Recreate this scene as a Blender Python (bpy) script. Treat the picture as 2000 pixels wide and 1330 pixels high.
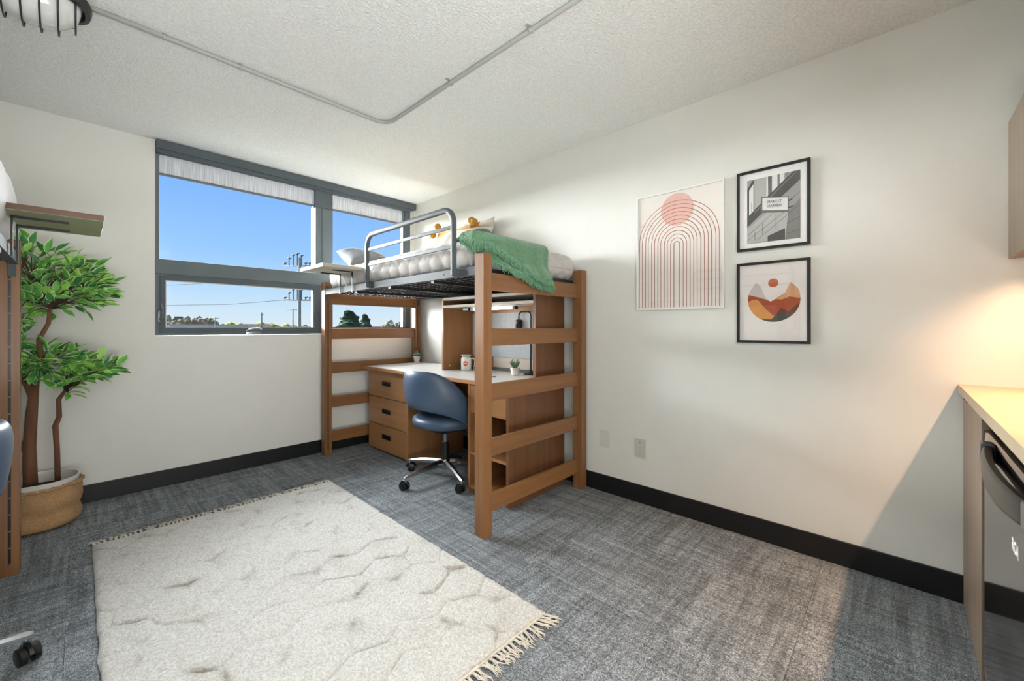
import bpy, bmesh, math, random
from mathutils import Vector, Matrix, noise as mnoise
for o in list(bpy.data.objects): bpy.data.objects.remove(o)
rnd = random.Random(7)
SC = bpy.context.scene
C = SC.collection
PI = math.pi
def R(d): return math.radians(d)
def lin(c):
    if isinstance(c, str):
        c = c.lstrip('#'); c = [int(c[i:i+2], 16)/255 for i in (0, 2, 4)]
    return tuple((x/12.92 if x <= .04045 else ((x+.055)/1.055)**2.4) for x in c) + (1.0,)

# ---------------------------------------------------------------- camera
cd = bpy.data.cameras.new('camera'); cam = bpy.data.objects.new('camera', cd); C.objects.link(cam)
cam.location = (0, 0, 1.115); cam.rotation_euler = (R(90), 0, R(-46.57))
cd.sensor_width = 36; cd.lens = 14.4; cd.shift_y = -0.0125; cd.clip_start = .03; cd.clip_end = 2000
SC.camera = cam
# ---------------------------------------------------------------- exposure
vs = SC.view_settings
vs.view_transform = 'Standard'; vs.look = 'None'; vs.gamma = 1; vs.use_curve_mapping = False
vs.exposure = 0.0
# ---------------------------------------------------------------- world: clear spring sky
w = bpy.data.worlds.new('sky'); SC.world = w; w.use_nodes = True
nt = w.node_tree; nt.nodes.clear()
tc = nt.nodes.new('ShaderNodeTexCoord'); sx = nt.nodes.new('ShaderNodeSeparateXYZ')
cr = nt.nodes.new('ShaderNodeValToRGB'); bg = nt.nodes.new('ShaderNodeBackground'); ou = nt.nodes.new('ShaderNodeOutputWorld')
nt.links.new(tc.outputs['Generated'], sx.inputs[0]); nt.links.new(sx.outputs['Z'], cr.inputs[0])
nt.links.new(cr.outputs[0], bg.inputs[0]); nt.links.new(bg.outputs[0], ou.inputs[0])
el = cr.color_ramp.elements
el[0].position = 0.0; el[0].color = lin('#DCE9F2')
el[1].position = 1.0; el[1].color = lin('#3F7FDC')
for p_, c_ in ((.035, '#CFE6F7'), (.09, '#B4DAFC'), (.16, '#98C9FE'), (.30, '#7CB4FB')):
    e_ = el.new(p_); e_.color = lin(c_)
bg.inputs[1].default_value = 1.06
# ---------------------------------------------------------------- lights
def sun(name, energy, ang, dirv, col):
    l = bpy.data.lights.new(name, 'SUN'); l.energy = energy; l.angle = R(ang); l.color = col
    o = bpy.data.objects.new(name, l); C.objects.link(o)
    o.rotation_euler = Vector(dirv).to_track_quat('-Z', 'Y').to_euler(); o.location = (0, 8, 5)
    return o
sun('sky_daylight', 52.0, 80, (.16, -1, -.34), (.95, .98, 1.0))       # broad bright sky beyond the window
sun('ground_daylight', 50.0, 80, (.10, -1, .36), (1.0, .99, .95))       # light thrown up by the sunlit ground outside
def area(name, energy, size, loc, dirv, col, spread=180):
    l = bpy.data.lights.new(name, 'AREA'); l.shape = 'RECTANGLE'; l.size, l.size_y = size
    l.energy = energy; l.color = col; l.spread = R(spread)
    o = bpy.data.objects.new(name, l); C.objects.link(o); o.location = loc
    o.rotation_euler = Vector(dirv).to_track_quat('-Z', 'Y').to_euler()
    return o
area('rear_fill', 19, (2.4, 1.2), (.2, -1.5, 2.25), (.05, .75, -.6), (1.0, .99, .97))  # unseen fill lamp added behind the camera to brighten the room
area('ceiling_fill', 125, (2.2, 1.2), (.2, -1.55, .5), (.12, .45, 1), (1.0, .99, .97))  # added lamp near the floor, aimed up to brighten the ceiling
# ---------------------------------------------------------------- materials
MATS = {}
def newmat(name):
    m = bpy.data.materials.new(name); m.use_nodes = True; t = m.node_tree
    return m, t, t.nodes['Principled BSDF']
def node(t, typ, **kw):
    n = t.nodes.new(typ)
    for k, v in kw.items(): setattr(n, k, v)
    return n
def mat(name, col, rough=.5, metal=0, bump=0, bscale=50, var=0, vscale=6, stretch=(1, 1, 1), spec=.5, sheen=0, coat=0, trans=0, subs=0, bdist=.01, vcol=None):
    if name in MATS: return MATS[name]
    m, t, b = newmat(name)
    c = lin(col)
    b.inputs['Base Color'].default_value = c
    b.inputs['Roughness'].default_value = rough; b.inputs['Metallic'].default_value = metal
    b.inputs['Specular IOR Level'].default_value = spec
    b.inputs['Sheen Weight'].default_value = sheen; b.inputs['Coat Weight'].default_value = coat
    tcn = node(t, 'ShaderNodeTexCoord'); mp = node(t, 'ShaderNodeMapping'); mp.inputs['Scale'].default_value = stretch
    t.links.new(tcn.outputs['Object'], mp.inputs[0])
    n = node(t, 'ShaderNodeTexNoise'); n.inputs['Scale'].default_value = vscale; n.inputs['Detail'].default_value = 5
    t.links.new(mp.outputs[0], n.inputs[0])
    mx = node(t, 'ShaderNodeMix', data_type='RGBA')
    d = [max(0, x*(1-var)) for x in c[:3]] + [1]; l_ = [min(1, x*(1+var)) for x in c[:3]] + [1]
    if vcol: d = lin(vcol)
    rmp = node(t, 'ShaderNodeMapRange'); rmp.inputs[1].default_value = .35; rmp.inputs[2].default_value = .65
    t.links.new(n.outputs[0], rmp.inputs[0]); t.links.new(rmp.outputs[0], mx.inputs[0])
    mx.inputs[6].default_value = d; mx.inputs[7].default_value = l_
    t.links.new(mx.outputs[2], b.inputs['Base Color'])
    if bump:
        n2 = node(t, 'ShaderNodeTexNoise'); n2.inputs['Scale'].default_value = bscale; n2.inputs['Detail'].default_value = 4
        t.links.new(mp.outputs[0], n2.inputs[0])
        bp = node(t, 'ShaderNodeBump'); bp.inputs['Strength'].default_value = bump; bp.inputs['Distance'].default_value = bdist
        t.links.new(n2.outputs[0], bp.inputs['Height']); t.links.new(bp.outputs[0], b.inputs['Normal'])
    MATS[name] = m
    return m
def wood(name, col, axis='z', dark=.72, rough=.38, scale=1.0):
    """lengthwise grain running along the given local axis"""
    if name in MATS: return MATS[name]
    m, t, b = newmat(name)
    c = lin(col)
    tcn = node(t, 'ShaderNodeTexCoord'); mp = node(t, 'ShaderNodeMapping')
    s = {'x': (1.2, 30, 30), 'y': (30, 1.2, 30), 'z': (30, 30, 1.2)}[axis]
    mp.inputs['Scale'].default_value = [v*scale for v in s]
    oi = node(t, 'ShaderNodeObjectInfo')
    ad = node(t, 'ShaderNodeVectorMath', operation='ADD'); sc_ = node(t, 'ShaderNodeMath', operation='MULTIPLY'); sc_.inputs[1].default_value = 7
    t.links.new(oi.outputs['Random'], sc_.inputs[0]); t.links.new(tcn.outputs['Object'], ad.inputs[0]); t.links.new(sc_.outputs[0], ad.inputs[1])
    t.links.new(ad.outputs[0], mp.inputs[0])
    n = node(t, 'ShaderNodeTexNoise'); n.inputs['Scale'].default_value = 1; n.inputs['Detail'].default_value = 6; n.inputs['Roughness'].default_value = .6
    t.links.new(mp.outputs[0], n.inputs[0])
    n2 = node(t, 'ShaderNodeTexNoise'); n2.inputs['Scale'].default_value = .12; n2.inputs['Detail'].default_value = 2
    t.links.new(mp.outputs[0], n2.inputs[0])
    m1 = node(t, 'ShaderNodeMath', operation='MULTIPLY_ADD'); t.links.new(n2.outputs[0], m1.inputs[0]); m1.inputs[1].default_value = .6
    t.links.new(n.outputs[0], m1.inputs[2])
    ramp = node(t, 'ShaderNodeMapRange'); ramp.inputs[1].default_value = .55; ramp.inputs[2].default_value = 1.05
    t.links.new(m1.outputs[0], ramp.inputs[0])
    mx = node(t, 'ShaderNodeMix', data_type='RGBA')
    mx.inputs[6].default_value = [x*dark for x in c[:3]] + [1]; mx.inputs[7].default_value = [min(1, x*1.18) for x in c[:3]] + [1]
    t.links.new(ramp.outputs[0], mx.inputs[0]); t.links.new(mx.outputs[2], b.inputs['Base Color'])
    b.inputs['Roughness'].default_value = rough
    bp = node(t, 'ShaderNodeBump'); bp.inputs['Strength'].default_value = .08; bp.inputs['Distance'].default_value = .002
    t.links.new(n.outputs[0], bp.inputs['Height']); t.links.new(bp.outputs[0], b.inputs['Normal'])
    MATS[name] = m
    return m
def glass(name, tint=(1, 1, 1, 1), refl=1.0):
    if name in MATS: return MATS[name]
    m = bpy.data.materials.new(name); m.use_nodes = True; t = m.node_tree; t.nodes.clear()
    tr = node(t, 'ShaderNodeBsdfTransparent'); tr.inputs[0].default_value = tint
    gl = node(t, 'ShaderNodeBsdfGlossy'); gl.inputs['Roughness'].default_value = .01
    fr = node(t, 'ShaderNodeFresnel'); fr.inputs[0].default_value = 1.45
    ml = node(t, 'ShaderNodeMath', operation='MULTIPLY'); ml.inputs[1].default_value = refl
    mx = node(t, 'ShaderNodeMixShader'); o = node(t, 'ShaderNodeOutputMaterial')
    t.links.new(fr.outputs[0], ml.inputs[0]); t.links.new(ml.outputs[0], mx.inputs[0])
    t.links.new(tr.outputs[0], mx.inputs[1]); t.links.new(gl.outputs[0], mx.inputs[2]); t.links.new(mx.outputs[0], o.inputs[0])
    MATS[name] = m
    return m
def emit(name, col, s):
    if name in MATS: return MATS[name]
    m, t, b = newmat(name)
    b.inputs['Base Color'].default_value = (.8, .8, .8, 1)
    b.inputs['Emission Color'].default_value = lin(col); b.inputs['Emission Strength'].default_value = s
    MATS[name] = m
    return m
WALL = mat('wall_paint', '#E1E1DC', .62, bump=.05, bscale=220, var=.01, bdist=.002)
BASEB = mat('black_vinyl_base', '#101114', .42, var=.1)
FRAME = mat('window_aluminium', '#687276', .6, var=.05, spec=.25)
FRAMED = mat('window_aluminium_dark', '#565F65', .6, var=.05, spec=.25)
BED = wood('bed_wood_upright', '#875D38', 'z'); BEDX = wood('bed_wood_rail', '#875D38', 'x')
DESKV = wood('desk_wood_upright', '#956A44', 'z', dark=.8); DESKY = wood('desk_wood_level', '#A0734A', 'y', dark=.8)
DESKX = wood('desk_wood_cross', '#8C6140', 'x', dark=.8)
LAMI = mat('desk_laminate', '#DAD9D6', .3, var=.02, vscale=20)
STEEL = mat('grey_bed_steel', '#50575C', .55, var=.04, spec=.3)
DSTEEL = mat('dark_steel', '#2B2D30', .45, metal=.4, var=.1)
BLACK = mat('black_plastic', '#121315', .35, var=.1)
CHROME = mat('polished_aluminium', '#C9CCD0', .18, metal=1.0, var=.03)
WHITEP = mat('white_plastic', '#E9E9E5', .35, var=.01)
NAVY = mat('blue_vinyl', '#43566F', .38, var=.06, bump=.15, bscale=400, bdist=.001, spec=.5)

# ---------------------------------------------------------------- mesh helpers
def box(bm, x0, x1, y0, y1, z0, z1, mi=0, bev=0):
    g = bmesh.ops.create_cube(bm, size=1)
    vs_ = g['verts']
    for v in vs_:
        v.co = Vector((x0+(v.co.x+.5)*(x1-x0), y0+(v.co.y+.5)*(y1-y0), z0+(v.co.z+.5)*(z1-z0)))
    fs = {f for v in vs_ for f in v.link_faces}
    for f in fs: f.material_index = mi
    if bev:
        es = list({e for v in vs_ for e in v.link_edges})
        r = bmesh.ops.bevel(bm, geom=es, offset=bev, segments=2, affect='EDGES', profile=.6)
        for f in r['faces']: f.material_index = mi; 
    return vs_
def cyl(bm, c, r, h, seg=20, r2=None, mi=0, axis='z', cap=True):
    g = bmesh.ops.create_cone(bm, cap_ends=cap, segments=seg, radius1=r, radius2=r if r2 is None else r2, depth=h)
    M = Matrix.Translation((0, 0, h/2))
    if axis == 'x': M = Matrix.Rotation(PI/2, 4, 'Y') @ M
    if axis == 'y': M = Matrix.Rotation(-PI/2, 4, 'X') @ M
    bmesh.ops.transform(bm, matrix=Matrix.Translation(c) @ M, verts=g['verts'])
    for f in {f for v in g['verts'] for f in v.link_faces}: f.material_index = mi
    return g['verts']
def tube(bm, pts, rad, seg=8, mi=0, closed=False):
    pts = [Vector(p) for p in pts]; n = len(pts)
    rs = rad if isinstance(rad, (list, tuple)) else [rad]*n
    rings = []; up = None
    for i, p in enumerate(pts):
        if closed: t = pts[(i+1) % n]-pts[i-1]
        else: t = pts[min(i+1, n-1)]-pts[max(i-1, 0)]
        t = t.normalized() if t.length > 1e-9 else Vector((0, 0, 1))
        if up is None:
            up = t.orthogonal().normalized()
        up = (up-t*up.dot(t))
        up = up.normalized() if up.length > 1e-6 else t.orthogonal().normalized()
        s = t.cross(up)
        rings.append([bm.verts.new(p+(up*math.cos(a)+s*math.sin(a))*rs[i]) for a in (2*PI*k/seg for k in range(seg))])
    for i in range(n if closed else n-1):
        a, b = rings[i], rings[(i+1) % n]
        for k in range(seg):
            f = bm.faces.new((a[k], a[(k+1) % seg], b[(k+1) % seg], b[k])); f.material_index = mi; f.smooth = True
    if not closed:
        for rg, fl in ((rings[0], 1), (rings[-1], 0)):
            f = bm.faces.new(rg[::-1] if fl else rg); f.material_index = mi
def lathe(bm, prof, c=(0, 0, 0), seg=28, mi=0, sx=1, sy=1, smooth=True):
    c = Vector(c); rings = []
    for r, z in prof:
        if r < 1e-6: rings.append([bm.verts.new(c+Vector((0, 0, z)))])
        else: rings.append([bm.verts.new(c+Vector((r*sx*math.cos(2*PI*k/seg), r*sy*math.sin(2*PI*k/seg), z))) for k in range(seg)])
    for a, b in zip(rings, rings[1:]):
        for k in range(seg):
            if len(a) == 1 and len(b) == 1: break
            if len(a) == 1: q = (a[0], b[k], b[(k+1) % seg])
            elif len(b) == 1: q = (a[k], a[(k+1) % seg], b[0])
            else: q = (a[k], a[(k+1) % seg], b[(k+1) % seg], b[k])
            f = bm.faces.new(q); f.material_index = mi; f.smooth = smooth
def rbox(x0, x1, y0, y1, z0, z1, r, nx, ny, nz, disp=None):
    """box with radius-r rounded edges on a regular grid; disp(p, n) -> offset along n"""
    bm = bmesh.new()
    lo = Vector((x0, y0, z0)); hi = Vector((x1, y1, z1)); N = (nx, ny, nz)
    r = min(r, (x1-x0)/2-1e-4, (y1-y0)/2-1e-4, (z1-z0)/2-1e-4)
    for ax in range(3):
        u, v = [(1, 2), (2, 0), (0, 1)][ax]
        for side in (0, 1):
            grid = []
            for i in range(N[u]+1):
                row = []
                for j in range(N[v]+1):
                    p = Vector((0, 0, 0)); p[ax] = hi[ax] if side else lo[ax]
                    p[u] = lo[u]+(hi[u]-lo[u])*i/N[u]; p[v] = lo[v]+(hi[v]-lo[v])*j/N[v]
                    q = Vector([min(max(p[k], lo[k]+r), hi[k]-r) for k in range(3)])
                    d = (p-q); n = d.normalized(); pp = q+n*r
                    if disp: pp = pp+n*disp(pp, n)
                    row.append(bm.verts.new(pp))
                grid.append(row)
            for i in range(N[u]):
                for j in range(N[v]):
                    q4 = (grid[i][j], grid[i+1][j], grid[i+1][j+1], grid[i][j+1])
                    f = bm.faces.new(q4 if side else q4[::-1]); f.smooth = True
    bmesh.ops.remove_doubles(bm, verts=bm.verts, dist=1e-5)
    return bm
def wloc(o):
    v = Vector((0, 0, 0))
    while o: v += o.location; o = o.parent
    return v
def obj(name, bm, m, parent=None, smooth=None, shift=True, **props):
    me = bpy.data.meshes.new(name)
    if parent and shift:
        bmesh.ops.translate(bm, vec=-wloc(parent), verts=bm.verts)
    bmesh.ops.recalc_face_normals(bm, faces=bm.faces)
    if smooth:
        for f in bm.faces: f.smooth = True
        if smooth == 'auto':
            for e in bm.edges:
                if len(e.link_faces) == 2 and e.calc_face_angle(0) > R(35): e.smooth = False
    bm.to_mesh(me); bm.free()
    for mm in (m if isinstance(m, (list, tuple)) else [m]): me.materials.append(mm)
    o = bpy.data.objects.new(name, me); C.objects.link(o); o.parent = parent
    for k, v in props.items(): o[k] = v
    return o
def B(*boxes, bev=0):
    bm = bmesh.new()
    for b in boxes: box(bm, *b[:6], mi=b[6] if len(b) > 6 else 0, bev=bev)
    return bm
def tag(o, label, cat, group=None, kind=None):
    o['label'] = label; o['category'] = cat
    if group: o['group'] = group
    if kind: o['kind'] = kind
    return o
def thing(name, label, cat, loc=(0, 0, 0), group=None, kind=None):
    o = bpy.data.objects.new(name, None); C.objects.link(o); o.location = loc; o.empty_display_size = .1
    return tag(o, label, cat, group, kind)
def struct(name, bm, m, label, cat, **k):
    return tag(obj(name, bm, m, **k), label, cat, kind='structure')
def lerp(a, b, t): return a+(b-a)*t
def interp(tab, x):
    if x <= tab[0][0]: return tab[0][1]
    for (a, va), (b, vb) in zip(tab, tab[1:]):
        if x <= b: return lerp(va, vb, (x-a)/(b-a))
    return tab[-1][1]
def copytree(o, parent=None):
    c = o.copy(); C.objects.link(c); c.parent = parent
    for ch in list(o.children): copytree(ch, c)
    return c

# ================================================================ ROOM SHELL
XW, YW, ZC = 2.464, 3.767, 2.425
XL, YB = -1.30, -2.4
WX0, WX1, WZ0 = .363, 2.453, 1.058        # window opening
# carpet tiles ------------------------------------------------------------
def carpet():
    m, t, b = newmat('carpet')
    tcn = node(t, 'ShaderNodeTexCoord'); oi = node(t, 'ShaderNodeObjectInfo')
    off = node(t, 'ShaderNodeMath', operation='MULTIPLY'); off.inputs[1].default_value = 31
    t.links.new(oi.outputs['Random'], off.inputs[0])
    add = node(t, 'ShaderNodeVectorMath', operation='ADD'); t.links.new(tcn.outputs['Object'], add.inputs[0]); t.links.new(off.outputs[0], add.inputs[1])
    def ns(scale, det=3, rough=.5):
        mp = node(t, 'ShaderNodeMapping'); mp.inputs['Scale'].default_value = scale; t.links.new(add.outputs[0], mp.inputs[0])
        n = node(t, 'ShaderNodeTexNoise'); n.inputs['Scale'].default_value = 1; n.inputs['Detail'].default_value = det; n.inputs['Roughness'].default_value = rough
        t.links.new(mp.outputs[0], n.inputs[0]); return n.outputs[0]
    def rng(s, a, b_, c=0, d=1):
        r = node(t, 'ShaderNodeMapRange'); t.links.new(s, r.inputs[0])
        for i, v in enumerate((a, b_, c, d)): r.inputs[i+1].default_value = v
        return r.outputs[0]
    def mul(a, b_):
        n = node(t, 'ShaderNodeMath', operation='MULTIPLY'); t.links.new(a, n.inputs[0]); t.links.new(b_, n.inputs[1]); return n.outputs[0]
    a = rng(ns((2.2, 55, 1), 4, .6), .38, .62, .70, 1.10)       # long thin streaks one way
    c = rng(ns((46, 3.0, 1), 3, .6), .36, .56, .76, 1.06)       # crossing threads
    d = rng(ns((4, 12, 1), 2), .35, .65, .88, 1.1)
    e = mul(rng(ns((420, 230, 1), 1), .35, .65, .5, 1.6), rng(ns((150, 110, 1), 2), .35, .65, .72, 1.28))          # loops
    s = mul(mul(a, c), mul(d, e))
    mx = node(t, 'ShaderNodeMix', data_type='RGBA', blend_type='MULTIPLY'); mx.inputs[0].default_value = 1
    mx.inputs[6].default_value = lin('#8B9196'); t.links.new(s, mx.inputs[7])
    t.links.new(mx.outputs[2], b.inputs['Base Color']); b.inputs['Roughness'].default_value = .95; b.inputs['Specular IOR Level'].default_value = .15
    bp = node(t, 'ShaderNodeBump'); bp.inputs['Strength'].default_value = .5; bp.inputs['Distance'].default_value = .004
    t.links.new(e, bp.inputs['Height']); t.links.new(bp.outputs[0], b.inputs['Normal'])
    return m
floor = struct('floor', B((XL-.1, XW+.1, YB-.1, YW+.1, -.12, -.008)), mat('subfloor', '#55585C', .9), 'dark grey carpeted floor of the dorm room', 'floor')
CARP = carpet()
TS = .5
tile0 = None
gx0, gy0 = XW-8*TS, YW-13*TS
for i in range(8):
    for j in range(13):
        if tile0 is None:
            bm = bmesh.new(); box(bm, -TS/2+.0006, TS/2-.0006, -TS/2+.0006, TS/2-.0006, -.0079, 0)
            tile0 = obj('carpet_tile', bm, CARP, floor, shift=False); o = tile0
        else:
            o = tile0.copy(); C.objects.link(o); o.parent = floor
        o.location = (gx0+(i+.5)*TS, gy0+(j+.5)*TS, 0)
        o.rotation_euler.z = PI/2*((i+j) % 2) + PI*rnd.randint(0, 1)
# ceiling with sprayed texture
CEIL = mat('sprayed_ceiling', '#EEF0EE', .85, bump=.5, bscale=105, bdist=.014, var=.06, vscale=90)
# a hand-wide band along the window wall was left smooth
t_ = CEIL.node_tree; bn_ = [n for n in t_.nodes if n.type == 'BUMP'][0]; tc_ = [n for n in t_.nodes if n.type == 'TEX_COORD'][0]
sp_ = t_.nodes.new('ShaderNodeSeparateXYZ'); mr_ = t_.nodes.new('ShaderNodeMapRange'); t_.links.new(tc_.outputs['Object'], sp_.inputs[0])
mr_.inputs[1].default_value = 3.0; mr_.inputs[2].default_value = 3.45; mr_.inputs[3].default_value = .5; mr_.inputs[4].default_value = .06
t_.links.new(sp_.outputs['Y'], mr_.inputs[0]); t_.links.new(mr_.outputs[0], bn_.inputs['Strength'])
struct('ceiling', B((XL-.1, XW+.1, YB-.1, YW+.3, ZC, ZC+.15)), CEIL, 'white sprayed popcorn texture ceiling', 'ceiling')
TH = .22
bm = B((XL-.1, WX0, YW, YW+TH, -.1, ZC), (WX1, XW+.1, YW, YW+TH, -.1, ZC), (WX0, WX1, YW, YW+TH, -.1, WZ0), (WX0, WX1, YW, YW+TH, ZC-.005, ZC))
struct('wall_back', bm, WALL, 'off-white wall around the grey window', 'wall')
struct('wall_right', B((XW, XW+.12, YB-.1, YW, -.1, ZC)), WALL, 'off-white wall where the three framed prints hang', 'wall')
struct('wall_left', B((XL-.12, XL, YB-.1, YW, -.1, ZC)), WALL, 'off-white wall behind the left loft bed', 'wall')
struct('wall_front', B((XL, XW, YB-.12, YB, -.1, ZC)), WALL, 'off-white wall behind the viewpoint', 'wall')
struct('wall_kitchen', B((1.0, XW, -.93, -.83, 0, ZC)), WALL, 'off-white partition wall behind the kitchenette counter', 'wall')
def base_prof(name, x0, x1, y0, y1, label):
    struct(name, B((x0, x1, y0, y1, 0, .113), bev=.002), BASEB, label, 'baseboard')
base_prof('baseboard_back', XL, XW-.012, YW-.012, YW, 'black vinyl baseboard along the window wall')
base_prof('baseboard_right', XW-.012, XW, -.2, YW, 'black vinyl baseboard along the wall with the prints')
base_prof('baseboard_left', XL, XL+.012, YB, YW-.012, 'black vinyl baseboard behind the left loft bed')

# ================================================================ WINDOW
GL = glass('window_glass', (.985, .99, .988, 1), .25)
yF = YW+.004                                  # inner face of frames
win = thing('window_1', 'grey aluminium window, wide left bay with low casement', 'window', (.9, YW, WZ0), kind='structure')
def frame_rect(bm, x0, x1, z0, z1, wl, wr, wb, wt, y0, y1, mi=0):
    box(bm, x0, x0+wl, y0, y1, z0, z1, mi); box(bm, x1-wr, x1, y0, y1, z0, z1, mi)
    box(bm, x0+wl, x1-wr, y0, y1, z0, z0+wb, mi); box(bm, x0+wl, x1-wr, y0, y1, z1-wt, z1, mi)
bm = bmesh.new()
frame_rect(bm, WX0, 1.512, 1.575, 2.41, .022, .066, .022, .05, yF, yF+.05)
obj('fixed_frame', bm, FRAME, win)
obj('pane', B((.38, 1.45, yF+.028, yF+.033, 1.59, 2.37)), GL, win)
obj('transom', B((WX0, 1.512, yF-.012, yF+.10, 1.495, 1.598), bev=.003), FRAME, win)
bm = bmesh.new(); frame_rect(bm, WX0, 1.500, 1.060, 1.497, .03, .03, .022, .02, yF, yF+.05)
obj('casement_frame', bm, FRAME, win)
bm = bmesh.new(); frame_rect(bm, .388, 1.478, 1.078, 1.482, .030, .054, .038, .030, yF-.012, yF+.04)
sash = obj('casement_sash', bm, FRAMED, win)
bm = bmesh.new(); frame_rect(bm, .416, 1.426, 1.114, 1.454, .008, .008, .006, .008, yF+.0, yF+.03)
obj('highlight_bead', bm, mat('sash_highlight', '#B4B6B6', .4, metal=.2), sash)  # pale colour paints the highlight along the sash's inner edge
obj('pane', B((.42, 1.42, yF+.024, yF+.029, 1.118, 1.45)), GL, sash)
obj('label_sticker', B((.469, .517, yF+.0225, yF+.0238, 1.180, 1.196)), BLACK, sash)
for hx in (.384, 1.483):
    bm = bmesh.new(); box(bm, hx-.009, hx+.009, yF-.022, yF-.008, 1.155, 1.235, bev=.003)
    tube(bm, [(hx, yF-.026, 1.17), (hx+.012, yF-.042, 1.19), (hx+.012, yF-.045, 1.25), (hx+.004, yF-.036, 1.285)], [.006, .007, .006, .004], 8)
    obj('latch', bm, mat('latch_metal', '#6C7375', .35, metal=.5), win, smooth='auto')
bm = bmesh.new(); box(bm, .90, 1.01, yF-.035, yF-.004, 1.062, 1.085, bev=.006)
tube(bm, [(.905, yF-.04, 1.085), (.915, yF-.05, 1.10), (.94, yF-.055, 1.108), (.99, yF-.055, 1.108), (1.005, yF-.05, 1.10), (1.01, yF-.04, 1.082)], .006, 8)
obj('crank_handle', bm, mat('crank_metal', '#AFB4B6', .25, metal=.8), win, smooth='auto')
win2 = thing('window_2', 'tall narrow right bay of the grey window behind the loft bed', 'window', (1.9, YW, WZ0), kind='structure')
bm = bmesh.new(); box(bm, 1.442, 1.58, yF-.006, yF+.10, 1.598, 2.2); box(bm, 1.50, 1.58, yF-.006, yF+.10, 1.06, 1.598)
box(bm, 1.448, 1.470, yF-.018, yF-.004, 1.6, 2.19); box(bm, 1.497, 1.503, yF-.012, yF-.004, 1.6, 2.19)
obj('mullion', bm, FRAME, win2)
obj('mullion_cover', B((1.435, 1.585, yF-.022, yF+.05, 2.188, 2.37), bev=.003), FRAMED, win2)
bm = bmesh.new(); frame_rect(bm, 1.575, 2.40, 1.06, 2.41, .02, .075, .06, .05, yF, yF+.05)
obj('fixed_frame', bm, FRAME, win2)
obj('side_post', B((2.340, 2.400, yF-.02, yF+.01, 1.06, 2.37), bev=.002), FRAMED, win2)
obj('jamb_filler', B((2.40, 2.453, yF+.01, yF+.10, 1.06, 2.41)), WALL, win2)
obj('pane', B((1.59, 2.35, yF+.028, yF+.033, 1.10, 2.38)), GL, win2)
bm = bmesh.new(); box(bm, WX0+.002, 2.452, YW-.045, YW+.05, 2.36, 2.42, bev=.002); box(bm, WX0+.004, 2.40, YW-.03, YW+.05, 2.335, 2.362)
struct('trim_1', bm, FRAMED, 'dark grey shade cassette running along the window head', 'window trim')
# roller shades drawn almost fully up
def shademat():
    m = bpy.data.materials.new('shade_fabric'); m.use_nodes = True; t = m.node_tree; t.nodes.clear()
    tcn = node(t, 'ShaderNodeTexCoord'); mp = node(t, 'ShaderNodeMapping'); mp.inputs['Scale'].default_value = (160, 1, 5)
    n = node(t, 'ShaderNodeTexNoise'); n.inputs['Scale'].default_value = 1; n.inputs['Detail'].default_value = 4
    t.links.new(tcn.outputs['Object'], mp.inputs[0]); t.links.new(mp.outputs[0], n.inputs[0])
    r = node(t, 'ShaderNodeValToRGB'); r.color_ramp.elements[0].position = .3; r.color_ramp.elements[0].color = lin('#B0B4BA')
    r.color_ramp.elements[1].position = .7; r.color_ramp.elements[1].color = lin('#E6E9EE'); t.links.new(n.outputs[0], r.inputs[0])
    d = node(t, 'ShaderNodeBsdfDiffuse'); tr = node(t, 'ShaderNodeBsdfTranslucent'); mx = node(t, 'ShaderNodeMixShader'); mx.inputs[0].default_value = .10
    o = node(t, 'ShaderNodeOutputMaterial')
    t.links.new(r.outputs[0], d.inputs[0]); t.links.new(r.outputs[0], tr.inputs[0]); t.links.new(d.outputs[0], mx.inputs[1]); t.links.new(tr.outputs[0], mx.inputs[2]); t.links.new(mx.outputs[0], o.inputs[0])
    return m
SHM = shademat()
for (x0, x1, lab) in ((.388, 1.438, 'grey woven roller shade nearly rolled up over the wide left bay'), (1.584, 2.338, 'grey woven roller shade nearly rolled up over the right bay above the bed')):
    s = thing('roller_shade', lab, 'roller shade', ((x0+x1)/2, yF+.02, 2.34), group='roller shades')
    obj('fabric', B((x0, x1, yF+.012, yF+.0135, 2.205, 2.345)), SHM, s)
    obj('hem_bar', B((x0-.002, x1+.002, yF+.004, yF+.02, 2.190, 2.207), bev=.003), mat('hem_bar', '#6B6F76', .4, metal=.3), s)

# ================================================================ OUTDOORS
GR = mat('far_grass', '#4E5538', .95, var=.35, vscale=.02, vcol='#5A5744', spec=0)
bm = bmesh.new()
nx_, ny_ = 60, 40
vg = [[bm.verts.new((-260+i*11, 8+j*11, -5+max(0, (j*11-60))*.0125+2.2*mnoise.noise(Vector((i*.25, j*.25, 0)))*min(1, j/8))) for j in range(ny_)] for i in range(nx_)]
for i in range(nx_-1):
    for j in range(ny_-1): bm.faces.new((vg[i][j], vg[i+1][j], vg[i+1][j+1], vg[i][j+1]))
tag(obj('field', bm, GR, smooth=True), 'pale green and tan fields stretching to the horizon outside', 'field', kind='structure')
TREEC = [mat('bare_tree_tan', '#857D66', .95, spec=0, var=.4, vscale=1.2), mat('bare_tree_grey', '#73776A', .95, spec=0, var=.4, vscale=1.2), mat('spring_tree', '#9A9B58', .95, spec=0, var=.4, vscale=1.2), mat('evergreen', '#47594A', .95, spec=0, var=.5, vscale=1.5)]
TRUNKM = mat('far_trunk', '#5B5348', .9)
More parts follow.
